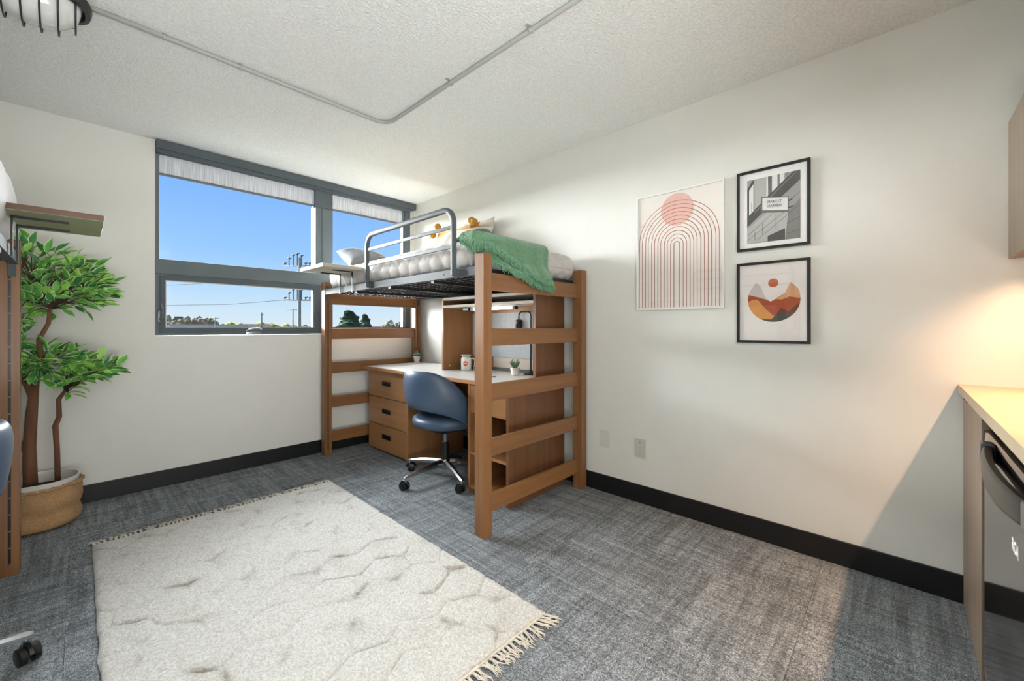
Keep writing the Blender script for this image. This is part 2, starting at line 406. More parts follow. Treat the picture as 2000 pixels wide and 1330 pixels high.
def crown_mesh(seed, mi, conifer=False):
    bm = bmesh.new(); rr = random.Random(seed)
    for k in range(9 if not conifer else 22):
        if conifer:
            q_ = k/21; z = .20+.74*q_; a = k*2.4; r = .27*(1-q_*.66); c = (.20*(1-q_)*math.cos(a), .20*(1-q_)*math.sin(a), z)
        else:
            a = rr.uniform(0, 6.28); c = (.22*math.cos(a)*rr.random()*1.4, .22*math.sin(a), .45+rr.uniform(-.12, .3)); r = rr.uniform(.16, .27)
        g = bmesh.ops.create_icosphere(bm, subdivisions=3, radius=r, matrix=Matrix.Translation(c))
        for v in g['verts']:
            d = (v.co-Vector(c)); v.co += d*(.6*mnoise.noise(v.co*9+Vector((seed, 0, 0)))+.35*mnoise.noise(v.co*28))
            if conifer: v.co.z = c[2]+(v.co.z-c[2])*.55
    me = bpy.data.meshes.new('crown'); bm.to_mesh(me); bm.free(); me.materials.append(TREEC[mi])
    return me
tb = bmesh.new(); tube(tb, [(0, 0, 0), (.01, 0, .3), (0, 0, .6)], [.035, .025, .012], 6); trme = bpy.data.meshes.new('trunk'); tb.to_mesh(trme); tb.free(); trme.materials.append(TRUNKM)
CM = {mi: [crown_mesh(10*mi+s, mi) for s in range(2)] for mi in (0, 1, 2)}; CM[3] = [crown_mesh(77, 3, True), crown_mesh(78, 3, True)]
def far_tree(u, dist, h, w_, mi, label, group=None, zb=-5):
    a = (u-1000)/800; F_ = (.7262+a*.6875, .6875-a*.7262)
    t = thing('far_tree' if mi != 3 else 'conifer', label, 'tree', (F_[0]*dist, F_[1]*dist, zb), group)
    t.scale = (w_, w_, h)
    o = bpy.data.objects.new('crown', CM[mi][int(u) % 2]); C.objects.link(o); o.parent = t
    o = bpy.data.objects.new('trunk', trme); C.objects.link(o); o.parent = t
far = [(318, 114, 8.6, 8, 0, 'tan bare tree at the left end of the far treeline, beside the window latch'),
 (334, 146, 10.6, 9, 0, 'tan bare tree just left of the black sticker on the pane'),
 (352, 164, 11.2, 10, 1, 'grey green tree directly above the black sticker on the pane'),
 (372, 133, 9.8, 8, 0, 'broad tan bare tree just right of the black sticker'),
 (394, 159, 10.6, 8, 0, 'tan bare tree above the wide grey roofed house'),
 (414, 166, 10.2, 9, 1, 'grey green tree right behind the thin leftmost utility pole'),
 (436, 120, 7.7, 6, 1, 'small dark grey green tree right of the thin leftmost utility pole'),
 (458, 176, 8.4, 12, 2, 'low yellow green tree left of the middle of the lower pane'),
 (487, 100, 6.8, 3.4, 1, 'narrow upright grey green tree above the window crank'),
 (476, 150, 7.7, 9, 2, 'yellow green tree just left of the narrow upright tree'),
 (518, 190, 8.6, 13, 2, 'yellow green tree behind the midway thin utility pole'),
 (548, 110, 6.8, 3.4, 1, 'small round topped tree left of the slim lamp post'),
 (566, 168, 7.6, 9, 2, 'yellow green tree behind the slim lamp post'),
 (602, 150, 7.2, 9, 0, 'tan bare tree right of the thick utility pole'),
 (770, 106, 8.1, 7, 0, 'pale tan bush at the right side of the narrow bay'),
 (744, 178, 7.4, 12, 1, 'grey green hedge tree behind the long brown roofed house')]
for u, d, h, w_, mi, lb in far: far_tree(u, d, h, w_, mi, lb, 'distant trees')
far_tree(684, 82, 9.7, 10.5, 3, 'larger dark conifer seen under the loft bed, the left one of two')
far_tree(714, 95, 9.4, 6.5, 3, 'smaller dark conifer just right of the larger one')
def house(u, dist, wd, hz, rh, zb, cw, crf, label):
    a = (u-1000)/800; F_ = (.7262+a*.6875, .6875-a*.7262); L = (F_[0]*dist, F_[1]*dist, zb)
    t = thing('house', label, 'house', L)
    bm = bmesh.new(); box(bm, L[0]-wd/2, L[0]+wd/2, L[1]-4, L[1]+4, zb, zb+hz); obj('wall', bm, mat('house_'+cw[1:], cw, .9, spec=0), t)
    bm = bmesh.new()
    v = [bm.verts.new((L[0]+sx_*(wd/2+.4), L[1]+sy_*4.4, zb+hz)) for sx_, sy_ in ((-1, -1), (1, -1), (1, 1), (-1, 1))]
    r_ = [bm.verts.new((L[0]-wd/2-.4, L[1], zb+hz+rh)), bm.verts.new((L[0]+wd/2+.4, L[1], zb+hz+rh))]
    for q in ((v[0], v[1], r_[1], r_[0]), (v[2], v[3], r_[0], r_[1]), (v[0], r_[0], v[3]), (v[1], v[2], r_[1]), (v[3], v[2], v[1], v[0])): bm.faces.new(q)
    obj('roof', bm, mat('roof_'+crf[1:], '#55585A' if crf < '#A4' else '#625C55', .9, spec=0), t)
    for k in range(3): obj('window', B((L[0]-wd*.3+k*wd*.3-.5, L[0]-wd*.3+k*wd*.3+.5, L[1]-4.05, L[1]-4, zb+hz-2, zb+hz-.8)), mat('house_glass', '#5A6068', .3), t)
house(352, 104, 9, 5.2, 1.6, -5, '#D5D2CB', '#A9ABAE', 'white sided house at the left foot of the treeline')
house(408, 84, 12, 4.9, 1.9, -5, '#B9BBBB', '#A3A7AA', 'wide grey roofed house behind the thin leftmost utility pole')
house(497, 130, 8, 5.4, 1.9, -5, '#C79F86', '#C0B4A0', 'small tan house among the yellow green trees')
house(583, 140, 9, 5.0, 1.5, -5, '#C9CCCC', '#AEB5B8', 'low pale roofed building by the foot of the big pole')
house(742, 126, 26, 5.2, 1.4, -5, '#A49A8E', '#A0958B', 'long brown roofed house right of the conifers')
PO = mat('weathered_pole', '#8E8B88', .9, var=.15)
POD = mat('dark_pole', '#5F666B', .8)
def pole(u, dist, zt, r, label, arms=(), m=POD):
    a = (u-1000)/800; F_ = (.7262+a*.6875, .6875-a*.7262); L = Vector((F_[0]*dist, F_[1]*dist, -5))
    t = thing('utility_pole', label, 'utility pole', L)
    bm = bmesh.new(); tube(bm, [L, (L.x, L.y, zt)], [r*1.15, r*.85], 10); obj('pole', bm, m, t)
    ax = Vector((.6875, -.7262, 0))
    for z, w_, cl in arms:
        bm = bmesh.new(); c = Vector((L.x, L.y, z))
        tube(bm, [c-ax*w_, c+ax*w_*.8], r*.4, 6)
        ar = obj('crossarm', bm, m, t)
        if cl:
            bm = bmesh.new()
            for k in range(7):
                p = c-ax*w_*(.95-k*.27); hh = .25+.9*math.sin(min(PI, k*.55))*(k < 5)
                tube(bm, [p, p+Vector((0, 0, hh)), p+Vector((.2, 0, hh+.08))], .05, 5)
                bmesh.ops.create_icosphere(bm, subdivisions=1, radius=.13, matrix=Matrix.Translation(p+Vector((0, 0, hh))))
            obj('insulator', bm, POD, t)
    return t
pole(585, 40, 7.95, .150, 'thick weathered utility pole with two tiers of crossarms', ((7.15, 1.5, 1), (3.80, 1.5, 1)), PO)
pole(421, 70, 2.9, .10, 'thin leftmost utility pole with one crossarm', ((2.75, .7, 0),))
pole(511, 75, 3.9, .12, 'thin utility pole midway along the view with one crossarm', ((3.5, .6, 0),))
pole(572, 60, 3.8, .10, 'slim lamp post just left of the thick pole', ((3.75, 1.0, 0),))
for lab, pts in (('darker overhead wire crossing the middle of the lower pane', [(-4, 50, 2.9), (4.5, 47.6, 3.05), (9.7, 45.2, 3.3), (14.1, 42.9, 3.85)]),
                 ('faint overhead wire near the top of the lower pane', [(-4, 56, 5.1), (5.0, 52.9, 5.2), (9.7, 47.8, 5.5), (14.5, 42.75, 6.2)]),
                 ('overhead wire running right from the thick pole', [(15.2, 42.3, 3.85), (26, 36, 3.6), (40, 30, 4.0)])):
    bm = bmesh.new(); tube(bm, pts, .018, 5); tag(obj('overhead_wire', bm, POD), lab, 'wire')

# ================================================================ LOFT BEDS
PW, PD, PH, BW, BL = .060, .070, 1.512, .975, 2.10
def make_bed(X0, Y0, sx, label, gs=0):
    """sx=+1: room side is the low-x side"""
    t = thing('loft_bed', label, 'bed', (X0, Y0, 0), group='wooden loft beds')
    def bx(bm, a, b_, y0, y1, z0, z1, **k):
        x0, x1 = (X0+a, X0+b_) if sx > 0 else (X0-b_, X0-a)
        box(bm, x0, x1, Y0+y0, Y0+y1, z0, z1, **k)
    def X(a): return X0+sx*a
    for ye, inn in ((0, 1), (BL-PD, -1)):
        for xa in (0, BW-PW):
            bm = bmesh.new(); d = .014; g = .0045; cx = xa+PW/2
            # body plus two cheeks leave a hole row groove on the inner face
            ya, yb = (ye, ye+PD-d) if inn > 0 else (ye+d, ye+PD)
            ca, cb = (ye+PD-d, ye+PD) if inn > 0 else (ye, ye+d)
            bx(bm, xa, xa+PW, ya, yb, 0, PH)
            bx(bm, xa, cx-g, ca, cb, 0, PH); bx(bm, cx+g, xa+PW, ca, cb, 0, PH)
            bx(bm, cx-g, cx+g, ca, cb, 0, .052); bx(bm, cx-g, cx+g, ca, cb, 1.452, PH)
            k = 0; z = .052+.068
            while z < 1.44:
                bx(bm, cx-g, cx+g, ca, cb, z, z+.006); z += .0755
            p = obj('post', bm, BED, t)
            bm = bmesh.new(); yl = (ca, ca+.002) if inn > 0 else (cb-.002, cb)
            bx(bm, cx-g, cx+g, yl[0], yl[1], .052, 1.452); obj('slot_shade', bm, BLACK, p, label='black strip painted in as shade within the hook slots')  # black strip puts the groove's shade into colour
        for z0 in (.108, .411, .712, 1.015, 1.320):
            bm = bmesh.new(); yr = ye+.030 if inn > 0 else ye+.018
            bx(bm, PW-.002, BW-PW+.002, yr, yr+.022, z0, z0+.096, bev=.003); obj('rung', bm, BEDX, t)
    # steel deck
    for xa in (.004, BW-.006):
        bm = bmesh.new(); bx(bm, xa, xa+.004, PD, BL-PD, 1.402, 1.448)
        xi = (xa+.004, xa+.032) if xa < .5 else (xa-.03, xa)
        bx(bm, xi[0], xi[1], PD, BL-PD, 1.402, 1.406)
        for yy in (.35, .9, 1.3, 1.75):
            cyl(bm, (X(xa)-(.0025 if sx > 0 else -.0005), Y0+yy, 1.425), .005, .003, 8, axis='x', mi=1)
        r_ = obj('side_rail', bm, [STEEL, BLACK], t)
        for yy in (PD, BL-PD):
            bm = bmesh.new(); d = -.003 if yy < 1 else -.024
            bx(bm, xa+.006 if xa < .5 else xa-.02, xa+.032 if xa < .5 else xa, yy-.006 if yy < 1 else yy+.0-.006, yy+.006 if yy < 1 else yy, 1.345, 1.48, bev=.002)
            obj('hook_plate', bm, STEEL, r_, label='grey steel end hook')
    bm = bmesh.new()
    for yy in (PD+.006, BL-PD-.034):
        bm = bmesh.new(); bx(bm, .03, BW-.036, yy, yy+.028, 1.418, 1.445); obj('end_bar', bm, DSTEEL, t)
    bm = bmesh.new()
    for yy in (.45, .95, 1.45):
        bm = bmesh.new(); bx(bm, .008, BW-.01, yy, yy+.03, 1.383, 1.401); obj('cross_bar', bm, DSTEEL, t)
    bm = bmesh.new()
    for k in range(13):
        x = X(.06+k*(BW-.12)/12)
        tube(bm, [(x, Y0+PD+.02, 1.412), (x, Y0+BL-PD-.02, 1.412)], .0028, 5)
    for k in range(36):
        y = Y0+PD+.04+k*(BL-2*PD-.08)/35
        pts = [(X(.045+q*(BW-.09)/24), y+(.012 if q % 2 else -.012), 1.410+(.004 if q % 2 else -.003)) for q in range(25)]
        tube(bm, pts, .0024, 4)
    obj('spring_deck', bm, DSTEEL, t, kind='stuff')
    # guard rail: flat oval tube hoop
    path = [(.228, 1.408)]
    ytop, r_ = 1.787, .085
    path.append((.228, ytop-r_))
    for k in range(1, 9): a = PI-PI/2*k/8; path.append((.228+r_+r_*math.cos(a), ytop-r_+r_*math.sin(a)))
    path.append((1.232-r_, ytop))
    for k in range(1, 9): a = PI/2-PI/2*k/8; path.append((1.232-r_+r_*math.cos(a), ytop-r_+r_*math.sin(a)))
    path.append((1.232, 1.408))
    bm = bmesh.new(); rings = []
    for i, p in enumerate(path):
        a = path[max(i-1, 0)]; b_ = path[min(i+1, len(path)-1)]
        tt = Vector((b_[0]-a[0], b_[1]-a[1])).normalized(); nn = Vector((-tt.y, tt.x))
        ring = []
        for k in range(12):
            an = 2*PI*k/12; ca, sa = math.cos(an), math.sin(an)
            u_ = .013*math.copysign(abs(ca)**.5, ca); v_ = .016*math.copysign(abs(sa)**.5, sa)
            ring.append(bm.verts.new((X(-.0185+u_), Y0+gs+p[0]+nn.x*v_, p[1]+nn.y*v_)))
        rings.append(ring)
    for a, b_ in zip(rings, rings[1:]):
        for k in range(12): bm.faces.new((a[k], a[(k+1) % 12], b_[(k+1) % 12], b_[k]))
    bm.faces.new(rings[0]); bm.faces.new(rings[-1])
    gd = obj('guard_rail', bm, STEEL, t, smooth='auto')
    for z in (1.682, 1.572):
        bm = bmesh.new(); bx(bm, -.024, -.014, gs+.240, gs+1.220, z-.011, z+.011, bev=.003); obj('guard_bar', bm, STEEL, gd)
    for yy in (.228, 1.232):
        bm = bmesh.new(); bx(bm, -.010, .003, gs+yy-.024, gs+yy+.024, 1.404, 1.446, bev=.002); obj('mount_plate', bm, STEEL, gd)
    return t
bed1 = make_bed(1.463, 1.591, 1, 'brown wooden loft bed above the desk, with a grey steel guard rail')
bed2 = make_bed(-.186, .873, -1, 'brown wooden loft bed cut off by the left edge of the photo', -.30)

# mattresses
MATT = mat('mattress_ticking', '#8E949B', .8, var=.05)
def quilt_disp(ztop, amp=.0075, s=.12):
    def f(p, n):
        a = p.y+(p.z-ztop)*(abs(n.y)); b_ = p.x+(p.z-ztop)*(1 if n.x < 0 else -1)*abs(n.x)
        q = abs(math.sin(PI*(a+b_)/s)*math.sin(PI*(a-b_)/s))**.35
        return amp*q+.006*mnoise.noise(p*6)+.002*mnoise.noise(p*22)
    return f
QUILT = mat('quilt_cotton', '#BDB9B5', .9, bump=.25, bscale=180, var=.05, vscale=14, sheen=.2, bdist=.003)
tag(obj('mattress', rbox(1.500, 2.415, 1.690, 3.600, 1.449, 1.585, .03, 10, 20, 4), MATT), 'grey vinyl mattress under the quilt of the loft bed above the desk', 'mattress')
bm = rbox(1.483, 2.437, 1.668, 3.612, 1.4505, 1.622, .075, 130, 260, 34, quilt_disp(1.62))
# keep quilt hem off the rail plane
for v in bm.verts:
    if v.co.z < 1.452: v.co.z = 1.452
    if v.co.x > 2.452: v.co.x = 2.452
    if v.co.x < 1.478 and v.co.z < 1.47: v.co.x = max(v.co.x, 1.474)
    if v.co.y > 3.612 and v.co.z < 1.52: v.co.y = 3.612
    if v.co.y < 1.670 and v.co.z < 1.52: v.co.y = 1.670
tag(obj('quilt', bm, QUILT), 'light grey diamond-stitched quilt covering the loft bed above the desk', 'quilt')
def pillow(name, c, ax_u, ax_v, hu, hv, th, m, label, cat='pillow', nu=28, nv=20, wr=.012, seed=0, group=None, parent=None, quilt=0):
    bm = bmesh.new(); c = Vector(c); U = Vector(ax_u).normalized(); V = Vector(ax_v); V = (V-U*U.dot(V)).normalized(); W_ = U.cross(V)
    for sgn in (1, -1):
        g = []
        for i in range(nu+1):
            row = []
            for j in range(nv+1):
                u = i/nu*2-1; v = j/nv*2-1
                prof = max(0, (1-abs(u)**3.2))**.55*max(0, (1-abs(v)**3.2))**.55
                pu = u*(1-.07*(1-abs(v)**2)*abs(u)); pv = v*(1-.09*(1-abs(u)**2)*abs(v))
                wob = wr*mnoise.noise(Vector((u*2.5+seed, v*2.5, sgn)))*prof
                q = quilt*abs(math.sin(9*(u*hu/hv+v))*math.sin(9*(u*hu/hv-v)))**.5*prof
                row.append(bm.verts.new(c+U*pu*hu+V*pv*hv+W_*sgn*(prof*th+wob+q)))
            g.append(row)
        for i in range(nu):
            for j in range(nv):
                q4 = (g[i][j], g[i+1][j], g[i+1][j+1], g[i][j+1]); f = bm.faces.new(q4 if sgn > 0 else q4[::-1]); f.smooth = True
    bmesh.ops.remove_doubles(bm, verts=bm.verts, dist=1e-5)
    o = obj(name, bm, m, parent)
    if not parent: tag(o, label, cat, group)
    return o
pillow('pillow', (1.73, 3.37, 1.70), (1, 0, 0), (0, .8, .42), .22, .16, .07, mat('sham_grey', '#8C9094', .9, bump=.3, bscale=120, var=.06, bdist=.003), 'grey quilted pillow sham at the window end of the bed', seed=3, quilt=.008)
pillow('pillow', (2.08, 3.36, 1.69), (1, 0, 0), (0, .9, .2), .17, .17, .055, mat('pillow_cream', '#D8D2C4', .9, var=.03), 'cream pillow lying beside the grey quilted sham', seed=5)
YEL = mat('mustard_knit', '#BC8A22', .85, bump=.5, bscale=260, var=.1, vscale=40, sheen=.3, bdist=.003)
pr = thing('throw_pillow', 'long mustard yellow pillow with pompoms leaning on the wall', 'pillow', (2.28, 2.95, 1.70))
pillow('cover', (2.325, 2.93, 1.872), (0.06, 1, .02), (.30, 0, 1), .325, .165, .05, YEL, '', seed=8, parent=pr)
for (x, y, z) in ((2.300, 2.655, 2.030), (2.270, 2.585, 2.000), (2.285, 2.625, 1.965), (2.320, 3.160, 2.065), (2.33, 3.25, 2.00)):
    bm = bmesh.new(); g = bmesh.ops.create_icosphere(bm, subdivisions=4, radius=.029, matrix=Matrix.Translation((x, y, z)))
    for v in bm.verts: v.co += (v.co-Vector((x, y, z)))*.30*mnoise.noise(v.co*260)
    obj('pompom', bm, YEL, pr, smooth=True)
pillow('pillow', (2.395, 2.69, 1.86), (0, 1, .0), (.12, .10, 1), .20, .20, .03, mat('pillow_beige', '#CDC5B8', .9, bump=.3, bscale=160, var=.05, bdist=.002), 'beige square pillow behind the pompoms against the wall', seed=12)
pillow('pillow', (2.13, 2.60, 1.775), (-.15, 1, 0), (.75, 0, 1), .27, .185, .085, mat('pillow_blush', '#DCD0C8', .9, bump=.2, bscale=140, var=.04, bdist=.002), 'pale blush rounded pillow just behind the green throw', seed=15)

# green fringed throw over the near end
GRN = mat('green_throw', '#5A8664', .92, bump=.7, bscale=330, var=.16, vscale=60, sheen=.4, bdist=.003)
GRNF = mat('green_fringe', '#679C76', .92, var=.25, vscale=90, sheen=.3)
zlow = [(-.13, 1.625), (0, 1.53), (.12, 1.490), (.24, 1.445), (.33, 1.425), (.43, 1.390), (.52, 1.372), (.60, 1.372), (.63, 1.40)]
zmid = [(-.13, 1.62), (0, 1.565), (.08, 1.570), (.16, 1.545), (.24, 1.515), (.34, 1.475), (.44, 1.430), (.50, 1.41), (.62, 1.40)]
def endface(p, z, off=0):
    """position on the draped surface: p<0 is the room side of the mattress, p>0 runs along its near end"""
    zr = max(0, min(1, (z-1.44)/.06)); yo = lerp(1.6125, 1.648, zr)
    rd = .055; top = 1.648
    back = 0
    if z > top-rd: a = (z-(top-rd))/rd; back = rd*(1-math.sqrt(max(0, 1-min(1, a)**2)))
    if p < 0: return Vector((1.462-off+back, 1.655-p, z+.006))
    if p < .04:
        k = p/.04; return Vector((1.462-off*(1-k)+p+back, lerp(1.655, yo, k)-off*k+back, z+.006*(1-k)))
    return Vector((1.462+p, yo-off+back, z))
def drape(zt, ptab, p0, p1, off, nP=90, nZ=26):
    bm = bmesh.new(); g = []
    for i in range(nP+1):
        p = lerp(p0, p1, i/nP); zl = interp(ptab, p); row = []
        for j in range(nZ+1):
            z = lerp(zl, zt, j/nZ)
            zr0 = (1.645-z)*8; fo = (.006*math.sin(p*38+z*9)*min(1, zr0)+.004*mnoise.noise(Vector((p*9, z*7, 0))))
            # keep clear of the post
            if 0 <= p < .07 and z < 1.53: fo = 0
            q = endface(p, z, off+max(-.002, fo)); row.append(bm.verts.new(q))
        # carry on over the mattress top
        for k in range(1, 7):
            q = endface(p, zt, off); q = Vector((q.x+(.030*k if p < 0 else 0), q.y+(.030*k if p >= 0 else 0), zt+off*.5+(.004 if k < 3 else -.008*(k-2))))
            row.append(bm.verts.new(q))
        g.append(row)
    for i in range(nP):
        for j in range(len(g[0])-1): f = bm.faces.new((g[i][j], g[i+1][j], g[i+1][j+1], g[i][j+1])); f.smooth = True
    return bm
thr = thing('throw_blanket', 'green fringed throw hanging over the near end of the loft bed', 'blanket', (1.75, 1.70, 1.65))
for o_ in (obj('cloth', drape(1.645, zlow, -.13, .615, .004), GRN, thr), obj('folded_layer', drape(1.650, zmid, -.12, .600, .014), GRN, thr)):
    md = o_.modifiers.new('thickness', 'SOLIDIFY'); md.thickness = .004; md.offset = 0
def fringe(tab, p0, p1, n, ln, off, seed):
    rr = random.Random(seed); bm = bmesh.new()
    for k in range(n):
        p = lerp(p0, p1, (k+rr.random())/n); z = interp(tab, p)+rr.uniform(-.004, .02)
        if 0 <= p < .075 and z < 1.545: continue
        a = endface(p, z, off+.004); L = ln*rr.uniform(.6, 1.25)
        d = Vector((rr.uniform(-.3, .45), rr.uniform(-.35, .05), -1)).normalized()
        mid = a+d*L*.5+Vector((rr.uniform(-.006, .006), rr.uniform(-.008, 0), 0)); end = a+d*L+Vector((rr.uniform(-.012, .014), rr.uniform(-.008, 0), rr.uniform(0, .008)))
        for q in (mid, end):
            if q.z < 1.43 and p > .03: q.y = min(q.y, 1.610)
            if p <= .0: q.x = min(q.x, 1.458)
        tube(bm, [a, mid, end], [.0022, .0018, .0012], 4)
    return bm
obj('fringe', fringe(zlow, -.13, .615, 620, .040, .004, 1), GRNF, thr, kind='stuff')
obj('fringe', fringe(zmid, -.12, .60, 760, .045, .014, 2), GRNF, thr, kind='stuff')

# left bed bedding
tag(obj('mattress', rbox(-1.14, -.24, .98, 2.87, 1.449, 1.60, .03, 8, 16, 3), MATT), 'grey mattress of the left loft bed', 'mattress')
DUV = mat('white_duvet', '#E8E8EA', .9, bump=.3, bscale=40, var=.02, bdist=.004)
bm = rbox(-1.155, -.186, .965, 2.885, 1.456, 1.765, .10, 30, 60, 10, lambda p, n: .012*mnoise.noise(p*5)+.004*mnoise.noise(p*18))
for v in bm.verts:
    if v.co.z < 1.458: v.co.z = 1.458
tag(obj('duvet', bm, DUV), 'puffy white duvet on the left loft bed', 'duvet')
pillow('pillow', (-.70, 2.60, 1.84), (1, 0, 0), (0, .9, .3), .30, .20, .09, mat('white_pillow', '#EDEDEE', .9, bump=.15, bscale=60, bdist=.004), 'plump white pillow standing at the end of the left bed', seed=21)

# bedside shelves hooked on the bed rails
def tray(x0, x1, y0, y1, rail_x, sx, edge, under, label):
    t = thing('bedside_shelf', label, 'shelf', ((x0+x1)/2, (y0+y1)/2, 1.552), group='clip-on bedside shelves')
    obj('board', B((x0, x1, y0, y1, 1.552, 1.574), bev=.0015), edge, t)
    obj('underside', B((x0+.003, x1-.003, y0+.003, y1-.003, 1.5505, 1.5525)), under, t, label='pale underside')
    for yy in (y0+.12, y1-.10):
        a, b_ = sorted((rail_x-sx*.008, rail_x-sx*.16)); lx = sorted((rail_x-sx*.006, rail_x-sx*.012))
        bm = B((a, b_, yy, yy+.02, 1.544, 1.5505), (lx[0], lx[1], yy, yy+.02, 1.392, 1.5505))
        obj('bracket', bm, DSTEEL, t)
tray(1.180, 1.474, 2.957, 3.392, 1.466, 1, mat('lit_laminate', '#B5AA9C', .4, var=.03), mat('grey_laminate', '#C9C4B4', .4), 'clip-on bedside shelf in its lit beige tone at the window end of the loft bed above the desk')  # board colour lightened to carry the light falling on it
tray(-.195, .070, 2.370, 2.795, -.189, -1, wood('walnut_laminate', '#62412E', 'x'), mat('green_reflection', '#A3A584', .35, var=.03), 'walnut clip-on bedside shelf jutting from the left loft bed over the plant')  # greenish reflection on the underside is put into its colour

# ================================================================ DESK
DX0, DX1, DY0, DY1 = 1.800, 2.385, 1.742, 3.610
desk = thing('desk', 'wooden desk with pale laminate top and three drawers under the loft bed', 'desk', (2.05, 2.7, 0))
bm = B((DX0, DX1+.045, DY0+.022, DY1, .7365, .7615), bev=.0015); top = obj('desktop', bm, DESKY, desk)
obj('laminate', B((DX0+.018, DX1+.04, DY0+.045, DY1-.015, .7612, .7628)), LAMI, top, label='pale grey laminate surface')
bm = bmesh.new(); cyl(bm, (2.03, 2.11, .7625), .022, .004, 20); obj('grommet', bm, BLACK, top)
bm = bmesh.new(); cyl(bm, (2.235, 2.57, .7628), .006, .03, 12); obj('cable_clip', bm, BLACK, top)
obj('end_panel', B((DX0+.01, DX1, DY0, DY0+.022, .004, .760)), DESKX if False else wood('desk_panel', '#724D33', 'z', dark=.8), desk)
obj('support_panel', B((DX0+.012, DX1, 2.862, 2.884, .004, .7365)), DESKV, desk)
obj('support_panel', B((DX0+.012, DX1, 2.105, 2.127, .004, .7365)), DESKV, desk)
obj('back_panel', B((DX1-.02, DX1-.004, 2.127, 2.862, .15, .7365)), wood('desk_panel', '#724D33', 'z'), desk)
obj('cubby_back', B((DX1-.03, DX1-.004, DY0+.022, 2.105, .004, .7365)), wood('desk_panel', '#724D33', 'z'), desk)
for z in (.035, .262): obj('shelf', B((DX0+.016, DX1-.03, DY0+.022, 2.105, z, z+.02)), DESKY, desk)
obj('drawer', B((DX0+.012, DX1-.06, DY0+.026, 2.101, .545, .728), bev=.0015), DESKY, desk)
# three-drawer pedestal
PX = 1.856
obj('pedestal_body', B((PX+.02, DX1, 2.892, 3.598, .02, .7365)), DESKV, desk)
obj('plinth', B((PX+.03, DX1, 2.90, 3.58, .0, .022)), BLACK, desk)
obj('base_strip', B((PX+.004, PX+.02, 2.892, 3.598, .02, .045)), DESKY, desk)
for z0, z1 in ((.046, .244), (.250, .488), (.494, .7325)):
    bm = bmesh.new(); ya, yb, h0, h1, zc = 2.897, 3.594, 3.210, 3.352, (z0+z1)/2+ .006
    a, b_ = zc-.020, zc+.020
    for q in ((ya, h0, z0, z1), (h1, yb, z0, z1), (h0, h1, z0, a), (h0, h1, b_, z1)): box(bm, PX, PX+.019, *q)
    d = obj('drawer', bm, DESKY, desk)
    bm = bmesh.new(); frame_y = ((h0, h0+.008, a, b_), (h1-.008, h1, a, b_), (h0+.008, h1-.008, a, a+.006), (h0+.008, h1-.008, b_-.008, b_))
    for q in frame_y: box(bm, PX-.002, PX+.016, *q)
    box(bm, PX+.016, PX+.019, h0, h1, a, b_)
    obj('recessed_pull', bm, BLACK, d, label='black recessed pull')
# hutch
hu = thing('hutch', 'wooden desk hutch with grey tackboard and lit shelf', 'hutch', (2.2, 2.25, .763))
HX, HXB, HY0, HY1, HT = 2.066, 2.385, 1.742, 2.756, 1.360
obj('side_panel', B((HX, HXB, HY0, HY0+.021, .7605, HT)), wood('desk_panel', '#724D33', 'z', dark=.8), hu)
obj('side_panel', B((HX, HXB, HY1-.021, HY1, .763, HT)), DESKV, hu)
LIT_EDGE = mat('lit_edge', '#C9C0B2', .5, var=.03)  # light on the wooden shelf edge is painted in as a pale tone
obj('top_panel', B((HX, HXB, HY0+.021, HY1-.021, HT-.022, HT)), mat('grey_laminate', '#C9C4B4', .4), hu)
obj('shelf', B((HX, HXB-.012, HY0+.021, HY1-.021, 1.278, 1.298)), LIT_EDGE, hu)
obj('cubby_back', B((HXB-.014, HXB-.002, HY0+.021, HY1-.021, 1.298, HT-.022)), mat('cubby_grey', '#70726F', .6), hu)
obj('backboard', B((HXB-.012, HXB-.002, HY0+.021, HY1-.021, .765, 1.278)), wood('hutch_back', '#A87F5C', 'y'), hu)
obj('tackboard', B((HXB-.022, HXB-.012, HY0+.03, HY1-.05, .875, 1.235)), mat('tackboard_fabric', '#B7BEC4', .9, bump=.4, bscale=300, var=.06, vscale=25, bdist=.002), hu, label='grey fabric tackboard')
obj('lower_panel', B((HXB-.020, HXB-.012, HY0+.03, 2.45, .790, .872)), mat('lower_panel', '#C9BFB2', .5), hu)
obj('wire_slot', B((HXB-.024, HXB-.012, HY0+.03, HY1-.04, .765, .788)), mat('slot_grey', '#5A5B5C', .5), hu)
bm = bmesh.new(); cyl(bm, (2.13, HY1-.0215, .80), .006, .003, 10, axis='y'); obj('cam_cover', bm, WHITEP, hu)
lt = thing('shelf_light', 'slim glowing tube light under the hutch shelf', 'light', (2.13, 2.2, 1.277))
obj('housing', B((2.112, 2.148, 1.975, 2.445, 1.268, 1.2775)), WHITEP, lt)
bm = bmesh.new(); tube(bm, [(2.13, 2.0, 1.258), (2.13, 2.43, 1.258)], .010, 12); obj('tube', bm, emit('tube_glow', '#FFF3DF', 9), lt)
obj('end_cap', B((2.114, 2.146, 1.972, 2.0, 1.246, 1.270), bev=.002), DSTEEL, lt)
obj('end_cap', B((2.114, 2.146, 2.43, 2.455, 1.246, 1.270), bev=.002), DSTEEL, lt)
obj('switch_box', B((2.16, 2.20, 2.53, 2.60, 1.255, 1.2775), bev=.002), BLACK, lt)

